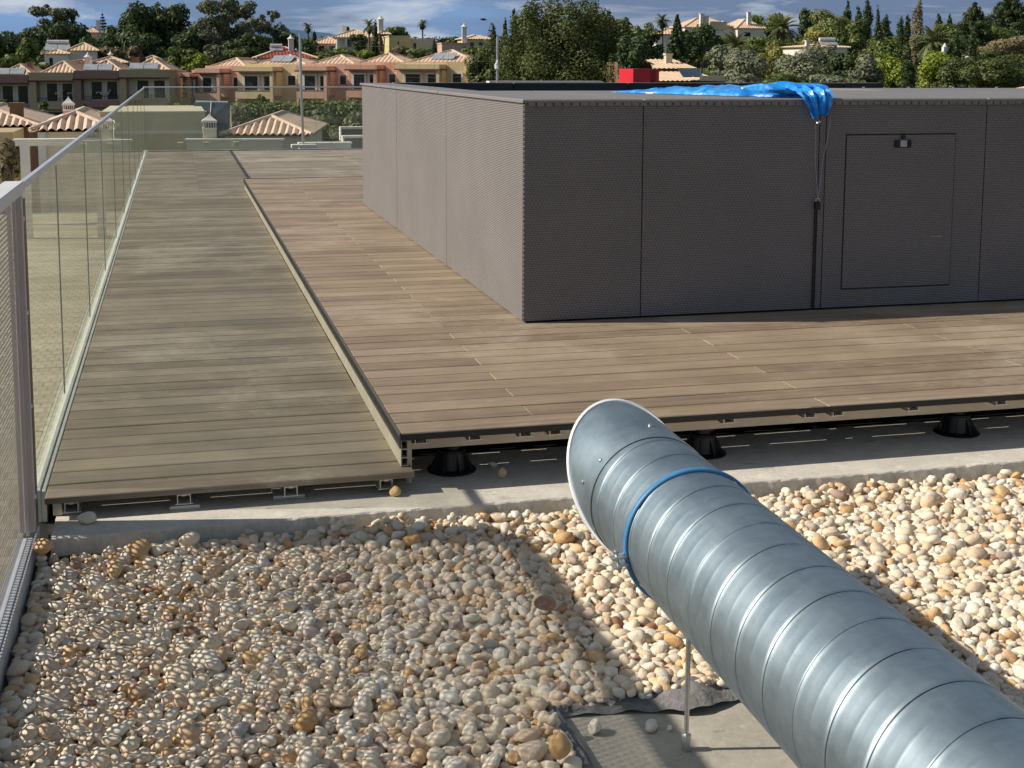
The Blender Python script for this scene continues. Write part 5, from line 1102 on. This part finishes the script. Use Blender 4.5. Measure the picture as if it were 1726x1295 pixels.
for a_ in (
    # --- left skyline
    ('dome', 'dark', 24, 56, 112, 96, 205, 'pine_tree', 'broad dark pine at the far left edge of the skyline'),
    ('dome', 'dark', 66, 44, 104, 82, 232, 'pine_tree', 'dark rounded pine below the left eucalyptus'),
    ('dome', 'dark', 108, 40, 100, 74, 228, 'pine_tree', 'dark pine right of the left eucalyptus trunk'),
    ('euc', 'euc', 92, 9, 62, 78, 250, 'eucalyptus_tree', 'open-crowned eucalyptus standing above the pines on the far left'),
    ('round', 'mid', 46, 66, 114, 38, 172, 'broadleaf_tree', 'bright pointed young tree left of the white villa'),
    ('bush', 'olive', 84, 78, 104, 30, 205, 'garden_shrub', 'grey-green shrub behind the water heater of the white villa', 'shrub'),
    ('bush', 'mid', 16, 92, 124, 40, 168, 'garden_shrub', 'green shrub at the left edge behind the row houses', 'shrub'),
    ('bush', 'mid', 68, 96, 124, 34, 165, 'garden_shrub', 'low green shrub in front of the white villa wall', 'shrub'),
    ('bush', 'mid', 122, 68, 92, 34, 262, 'garden_shrub', 'green shrub beside the cream annexe on the left hill', 'shrub'),
    ('norfolk', 'dark', 173, 25, 56, 17, 330, 'norfolk_pine', 'tiny layered araucaria on the left horizon beside the pink villa'),
    ('canary', 'palm', 158, 44, 60, 17, 325, 'palm_tree', 'tiny palm on the left horizon beside the araucaria'),
    ('dome', 'dark', 240, 7, 70, 66, 242, 'pine_tree', 'tall dark pine, left half of the big twin crown'),
    ('dome', 'dark', 286, 9, 100, 72, 244, 'pine_tree', 'tall dark pine, right half of the big twin crown'),
    ('dome', 'dark', 208, 44, 100, 70, 226, 'pine_tree', 'dark pine left below the big twin crown'),
    ('dome', 'dark', 236, 56, 108, 72, 218, 'pine_tree', 'layered dark pine in front of the big twin crown'),
    ('dome', 'dark', 168, 58, 100, 56, 222, 'pine_tree', 'dark pine just right of the small pink villa'),
    ('round', 'dark', 312, 48, 112, 54, 232, 'pine_tree', 'dark tree filling the gap left of the eucalyptus pair'),
    ('bush', 'brown', 194, 80, 112, 56, 196, 'bare_bush', 'brown leafless-looking bush above the maroon terraced house', 'shrub'),
    ('bush', 'brown', 228, 78, 108, 26, 194, 'bare_bush', 'brown upright bush left of the low cream roof', 'shrub'),
    ('euc', 'euc', 360, 0, 84, 110, 236, 'eucalyptus_tree', 'tall gappy eucalyptus at the middle of the left skyline'),
    ('euc', 'euc', 410, 1, 92, 84, 240, 'eucalyptus_tree', 'denser eucalyptus right of the gappy one'),
    ('euc', 'grey', 455, 18, 56, 32, 246, 'eucalyptus_tree', 'feathery eucalyptus spray right of the dense one'),
    ('round', 'euc', 400, 46, 100, 60, 234, 'eucalyptus_tree', 'dark lower crown under the eucalyptus pair'),
    ('round', 'grey', 474, 42, 90, 46, 242, 'broadleaf_tree', 'grey-green rounded tree behind the dark red roof'),
    ('round', 'dark', 432, 58, 100, 62, 222, 'broadleaf_tree', 'dark tree just left of the dark red roof'),
    ('round', 'dark', 492, 56, 92, 36, 236, 'broadleaf_tree', 'dark tree right of the grey-green one, left of the steel pole'),
    ('bush', 'mid', 292, 80, 116, 40, 186, 'garden_shrub', 'light green shrub beside the low cream roof', 'shrub'),
    ('bush', 'mid', 318, 82, 116, 36, 184, 'garden_shrub', 'green bush behind the gap between the two rows', 'shrub'),
    ('bush', 'bright', 338, 90, 118, 34, 178, 'garden_shrub', 'brightest green bush at the gap between the two rows', 'shrub'),
    ('bush', 'euc', 366, 76, 108, 44, 196, 'garden_shrub', 'dull green bush above the salmon terraced house', 'shrub'),
    ('bush', 'mid', 398, 84, 106, 36, 190, 'garden_shrub', 'green bush left of the dark red roof', 'shrub'),
    # --- centre
    ('palm', 'palm', 519, 39, 74, 22, 250, 'palm_tree', 'short thick palm just right of the steel pole top'),
    ('cypress', 'cypress', 530, 53, 72, 5, 262, 'cypress_tree', 'tiny cypress right beside the short thick palm'),
    ('round', 'dark', 525, 68, 98, 30, 228, 'broadleaf_tree', 'dark bush below the short thick palm'),
    ('cypress', 'cypress', 587, 46, 70, 6, 300, 'cypress_tree', 'tiny cypress sticking up behind the white colonnaded villa'),
    ('palm', 'palm', 622, 33, 92, 32, 222, 'palm_tree', 'shaggy palm in front of the white colonnaded villa'),
    ('cypress', 'cypress', 633, 32, 98, 12, 214, 'cypress_tree', 'tall cypress against the shaggy palm by the colonnaded villa'),
    ('bush', 'dark', 606, 58, 88, 32, 214, 'garden_shrub', 'dark tree in front of the porch of the colonnaded villa', 'shrub'),
    ('bush', 'mid', 588, 80, 98, 46, 200, 'garden_shrub', 'grey-green shrub below the colonnaded villa', 'shrub'),
    ('bush', 'bright', 616, 84, 98, 30, 196, 'garden_shrub', 'bright shrub left of the tall cypress foot', 'shrub'),
    ('dome', 'mid', 670, 45, 66, 36, 285, 'pine_tree', 'umbrella pine behind the pale yellow block'),
    ('palm', 'palm', 712, 33, 66, 22, 270, 'palm_tree', 'lone fan palm against the sky above the pale yellow block'),
    ('bush', 'brown', 672, 78, 96, 34, 198, 'garden_shrub', 'brownish mound below the pale yellow block', 'shrub'),
    ('bush', 'mid', 708, 82, 98, 44, 196, 'garden_shrub', 'green shrub below the shaded wall of the yellow block', 'shrub'),
    ('cypress', 'cypress', 732, 66, 94, 6, 205, 'cypress_tree', 'small cypress at the right corner of the yellow block'),
    ('round', 'dark', 756, 62, 82, 34, 275, 'broadleaf_tree', 'dark low trees behind the low pink house'),
    ('bush', 'mid', 806, 78, 100, 44, 200, 'garden_shrub', 'mixed green shrub in front of the yellow villa', 'shrub'),
    ('cypress', 'cypress', 832, 43, 80, 9, 200, 'cypress_tree', 'narrow cypress just left of the second steel pole'),
    ('round', 'pine', 820, 84, 150, 58, 138, 'pine_tree', 'green pine at the right end of the terraced row behind the net'),
    ('round', 'pine', 850, 92, 150, 56, 128, 'pine_tree', 'young pine at the foot of the big pine on its left'),
    ('cypress', 'cypress', 867, 14, 70, 11, 122, 'cypress_tree', 'dark cypress tip on the left shoulder of the big pine'),
    ('cypress', 'cypress', 852, 31, 80, 8, 124, 'cypress_tree', 'smaller cypress tip left of the one on the shoulder of the big pine'),
    ('pine', 'pine', 955, -5, 165, 226, 108, 'pine_tree', 'very large dense pine in the centre behind the woven enclosure', 'tree', None, 1.9),
    ('pine', 'pine', 905, 30, 150, 110, 112, 'pine_tree', 'left flank pine merging with the big central pine', 'tree', None, 1.2),
    ('pine', 'pine', 1010, 26, 150, 110, 113, 'pine_tree', 'right flank pine merging with the big central pine', 'tree', None, 1.2),
    ('round', 'mid', 1046, 32, 110, 34, 165, 'broadleaf_tree', 'rounded green tree right behind the big central pine'),
    ('round', 'dark', 1070, 60, 150, 56, 84, 'pine_tree', 'dark tree at the right foot of the big central pine'),
    ('round', 'mid', 1080, 40, 90, 40, 200, 'broadleaf_tree', 'flat-topped pale tree left of the tall palm'),
    ('round', 'dark', 1098, 52, 100, 36, 150, 'broadleaf_tree', 'very dark square tree left of the white house wall'),
    # --- right hill
    ('palm', 'palm', 1116, 24, 96, 32, 182, 'palm_tree', 'tall fan palm beside the white house wall on the right'),
    ('fir', 'dark', 1141, 28, 96, 36, 158, 'fir_tree', 'dark narrow fir between the fan palm and the white villa'),
    ('round', 'dark', 1182, 42, 94, 70, 175, 'pine_tree', 'dark spreading pine below the large white villa'),
    ('round', 'dark', 1158, 56, 100, 44, 170, 'pine_tree', 'smaller dark pine left below the large white villa'),
    ('canary', 'palm', 1240, 55, 100, 54, 162, 'palm_tree', 'drooping dark palm below the arched wing of the white villa'),
    ('canary', 'palm', 1268, 74, 110, 40, 155, 'palm_tree', 'low palm right below the arched wing of the white villa'),
    ('dome', 'mid', 1292, 25, 66, 66, 262, 'pine_tree', 'round green tree behind the big date palm'),
    ('canary', 'palm', 1318, 22, 86, 66, 205, 'palm_tree', 'big date palm with long arching fronds right of the white villa'),
    ('round', 'dark', 1356, 15, 66, 26, 235, 'broadleaf_tree', 'black-green upright tree right of the big date palm'),
    ('round', 'light', 1394, 18, 82, 62, 222, 'broadleaf_tree', 'large pale green tree above the orange eaves'),
    ('round', 'yellow', 1374, 50, 86, 44, 212, 'broadleaf_tree', 'yellowish lower tree left of the orange eaves'),
    ('round', 'mid', 1425, 36, 100, 56, 195, 'pine_tree', 'mid green pine right of the pale green tree'),
    ('cypress', 'cypress', 1428, 2, 56, 14, 228, 'cypress_tree', 'dark cypress above the mid green pine, leftmost of the tall ones'),
    ('cypress', 'cypress', 1446, 10, 60, 13, 226, 'cypress_tree', 'shorter dark cypress between two taller ones'),
    ('cypress', 'cypress', 1460, -6, 64, 17, 222, 'cypress_tree', 'tall dark cypress whose tip leaves the top of the photo'),
    ('cypress', 'cypress', 1479, 12, 118, 14, 172, 'cypress_tree', 'slim pointed cypress standing free against the clouds'),
    ('cypress', 'cypress', 1493, 23, 66, 17, 215, 'cypress_tree', 'blunt-topped cypress right of the slim pointed one'),
    ('cypress', 'cypress', 1518, 28, 72, 13, 210, 'cypress_tree', 'lighter cypress left of the tallest brownish cypress'),
    ('cypress', 'cypress', 1530, 26, 66, 9, 220, 'cypress_tree', 'thin cypress touching the tallest brownish cypress'),
    ('cypress', 'brown', 1546, -12, 122, 22, 164, 'cypress_tree', 'tallest cypress, brownish, running past the top of the photo'),
    ('canary', 'palm', 1572, 40, 104, 72, 160, 'palm_tree', 'wide palm right of the tallest brownish cypress'),
    ('cypress', 'cypress', 1582, 23, 52, 8, 250, 'cypress_tree', 'small cypress on the ridge, left one of a pair'),
    ('cypress', 'cypress', 1600, 24, 60, 9, 250, 'cypress_tree', 'small cypress on the ridge, right one of a pair'),
    ('dome', 'mid', 1604, 36, 86, 90, 245, 'broadleaf_tree', 'rounded green wood crown below the small ridge cypresses'),
    ('cedar', 'dark', 1641, 9, 100, 76, 205, 'cedar_tree', 'flat-layered cedar left of the tallest conifer at the right edge'),
    ('cedar', 'cypress', 1701, -8, 76, 92, 225, 'cedar_tree', 'tall conical conifer in the top right corner'),
    ('round', 'mid', 1668, 46, 92, 80, 212, 'pine_tree', 'green pine between the layered cedar and the corner conifer'),
    ('bush', 'brown', 1690, 62, 104, 80, 166, 'bare_bush', 'greyish brown bush mass around the white ornamental chimney', 'shrub'),
    ('cypress', 'cypress', 1612, 48, 122, 12, 150, 'cypress_tree', 'slim cypress left of the broad dark one on the slope'),
    ('cypress', 'cypress', 1600, 70, 124, 10, 148, 'cypress_tree', 'short slim cypress at the left of the slope pair'),
    ('cypress', 'cypress', 1638, 54, 116, 18, 142, 'cypress_tree', 'broad dark cypress standing on the slope beside the white gable'),
    ('round', 'olive', 1252, 84, 150, 76, 122, 'olive_tree', 'grey-green olive right of the stepped tile roofs'),
    ('round', 'olive', 1215, 78, 130, 44, 130, 'olive_tree', 'small olive above the stepped tile roofs'),
    ('round', 'yellow', 1300, 76, 130, 60, 145, 'broadleaf_tree', 'yellow-green tree between the two largest olives'),
    ('round', 'olive', 1348, 84, 150, 76, 122, 'olive_tree', 'large olive in front of the orange eaves'),
    ('round', 'olive', 1390, 76, 130, 54, 128, 'olive_tree', 'olive right below the orange eaves'),
    ('round', 'dark', 1415, 90, 150, 50, 118, 'olive_tree', 'darker olive in the middle of the right slope'),
    ('round', 'olive', 1458, 92, 150, 52, 116, 'olive_tree', 'silvery olive left of the yellow-green conifers'),
    ('bush', 'olive', 1400, 126, 160, 80, 104, 'olive_tree', 'low silvery olive just above the blue tarpaulin end', 'shrub'),
    ('bush', 'mid', 1320, 124, 160, 70, 102, 'garden_shrub', 'low green shrub left of the silvery one above the tarpaulin', 'shrub'),
    ('bush', 'olive', 1262, 126, 160, 60, 100, 'garden_shrub', 'low grey shrub beside the cream parapet of the stepped roofs', 'shrub'),
    ('round', 'mid', 1492, 66, 130, 50, 140, 'broadleaf_tree', 'green tree at the foot of the slim pointed cypress'),
    ('round', 'bright', 1508, 92, 160, 56, 118, 'broadleaf_tree', 'yellow-green bush left of the dark central cypress'),
    ('cypress', 'cypress', 1531, 78, 160, 24, 108, 'cypress_tree', 'wide dark cypress in front of the yellow-green bushes'),
    ('round', 'bright', 1574, 88, 160, 58, 114, 'broadleaf_tree', 'brightest yellow-green bush right of the wide dark cypress'),
    ('round', 'pine', 1655, 98, 165, 120, 104, 'pine_tree', 'broad low pine filling the lower right of the hillside'),
    ('round', 'pine', 1706, 92, 160, 90, 108, 'pine_tree', 'low pine at the right edge above the tiled corner'),
    ('round', 'pine', 1612, 112, 165, 60, 100, 'pine_tree', 'small low pine left of the broad low one'),
    ('round', 'dark', 1590, 62, 120, 60, 185, 'broadleaf_tree', 'dark undergrowth tree below the wide palm'),
    ('round', 'mid', 1655, 84, 115, 50, 150, 'broadleaf_tree', 'green tree between the broad cypress and the brown bushes'),
    ('round', 'mid', 1210, 62, 96, 50, 182, 'broadleaf_tree', 'green tree under the large white villa, right of the dark pine'),
    ('round', 'mid', 1290, 62, 92, 60, 190, 'broadleaf_tree', 'olive-green tree below the big date palm'),
    # --- near gardens
    ('bush', 'olive', 78, 186, 215, 52, 82, 'garden_shrub', 'silvery shrub beside the pink-based ornamental chimney', 'shrub'),
    ('bush', 'mid', 74, 172, 192, 15, 120, 'garden_shrub', 'small round topiary in front of the olive house with loungers', 'shrub'),
    ('bush', 'mid', 141, 174, 192, 11, 120, 'garden_shrub', 'small round topiary in front of the maroon house with panel', 'shrub'),
    ('bush', 'mid', 4, 168, 192, 14, 120, 'garden_shrub', 'small round topiary at the far left edge', 'shrub'),
    ('bush', 'brown', 14, 236, 300, 50, 36, 'bare_bush', 'bare brown twiggy bush at the left edge below the pergola beam', 'shrub'),
    ('bush', 'bright', 296, 174, 192, 34, 110, 'garden_shrub', 'bright shrub left of the dark solar collector', 'shrub'),
    ('bush', 'mid', 442, 160, 178, 14, 130, 'garden_shrub', 'small shrub on the terrace of the ochre house', 'shrub'),
    ('bush', 'olive', 404, 178, 216, 40, 78, 'garden_shrub', 'grey-green shrub just right of the dark solar collector', 'shrub'),
    ('bush', 'mid', 546, 196, 246, 56, 62, 'garden_shrub', 'green shrub right of the hipped tile roof', 'shrub'),
    ('bush', 'olive', 590, 190, 240, 60, 58, 'garden_shrub', 'grey-green shrub behind the white-capped stepped wall', 'shrub'),
    ('bush', 'olive', 538, 184, 216, 40, 84, 'garden_shrub', 'pale shrub against the dark clipped hedge', 'shrub'),
): tree(*a_)
# clipped hedge in front of the right row
a, b = at(394, 184, 98), at(700, 178, 92); z0 = -6.6
hd = empty('clipped_hedge', (a.x, a.y, z0), 'long dark clipped hedge with a flat top below the right terraced row', 'hedge')
rng = np.random.default_rng(77); L = b-a; bl = []
for i in range(70):
    t = i/69; p = a.lerp(b, t); zt_ = at(394+306*t, 176-8*t, p.y).z
    for k in range(3): bl.append((p.x, p.y+rng.normal(0, .3), zt_-.6-k*1.5, .55, .8, .75))
V, Fq, rn = leaves(rng, bl, 14000, .16, .3); np_mesh('foliage', V, Fq, LM['mid'], hd, rn)
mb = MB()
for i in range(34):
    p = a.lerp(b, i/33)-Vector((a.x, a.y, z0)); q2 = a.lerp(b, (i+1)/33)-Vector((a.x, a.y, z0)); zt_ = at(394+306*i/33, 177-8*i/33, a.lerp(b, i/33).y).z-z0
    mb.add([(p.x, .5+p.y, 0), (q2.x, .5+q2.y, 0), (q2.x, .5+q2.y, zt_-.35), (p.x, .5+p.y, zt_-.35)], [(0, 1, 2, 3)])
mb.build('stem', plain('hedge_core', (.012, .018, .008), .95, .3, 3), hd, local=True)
# undergrowth over the hillsides: one mass of scrub
rng = np.random.default_rng(501); bl = []
for k in range(3400):
    Y = rng.uniform(98, 300)**1.0; x = Y*rng.uniform(-.16, .66)
    if 112 < Y < 176 and x < 24+(Y-112)*.2: continue       # the terraced rows stand here
    r_ = rng.uniform(.6, 1.7)*(1+.3*(Y > 190))*(.75 if x > .3*Y else 1); bl.append((x, Y, ground_z(x, Y)+r_*.25, r_*1.3, r_*1.3, r_*.8))
V, Fq, rn = leaves(rng, bl, 110000, .36, .2)
m, n = new_mat('scrub'); v = n.obj(); a = n.noise(v, .07, 5, .6); rnd = n.attr()
base = n.ramp(n.math('ADD', n.math('MULTIPLY', a, .65), n.math('MULTIPLY', rnd, .35)), [(.3, (.028, .046, .018)), (.45, (.07, .10, .03)), (.56, (.13, .155, .055)), (.68, (.19, .185, .095))])
n.principled(base, .8, spec=.15)
tag(np_mesh('undergrowth', V, Fq, m, None, rn), 'scrub and garden greenery covering the hillsides', 'undergrowth', kind='stuff')
# stone-paved court below the glass on the left
m, n = new_mat('court_stone'); v = n.obj()
br = n('ShaderNodeTexBrick', {'Vector': v, 'Color1': (.78, .73, .56, 1), 'Color2': (.60, .56, .42, 1), 'Mortar': (.40, .37, .27, 1), 'Scale': 1.0, 'Mortar Size': .018, 'Brick Width': .14, 'Row Height': .22, 'Bias': 0.0})
a = n.noise(v, 2.5, 6, .65); b = n.noise(v, .35, 4)
base = n.mix(n('ShaderNodeMapRange', {0: a, 1: .4, 2: .7, 3: 0, 4: .5}).outputs[0], br.outputs[0], (.82, .78, .62)); base = n.mix(n('ShaderNodeMapRange', {0: b, 1: .45, 2: .65, 3: 0, 4: .4}).outputs[0], base, (.40, .37, .28))
n.principled(base, .8, n.bump(br.outputs[1], -.4, .01), spec=.2)
mb = MB(); mb.box(-16, -.575, 4, 38.5, -6.8, -2.8); tag(mb.build('pavement', m), kind='structure')
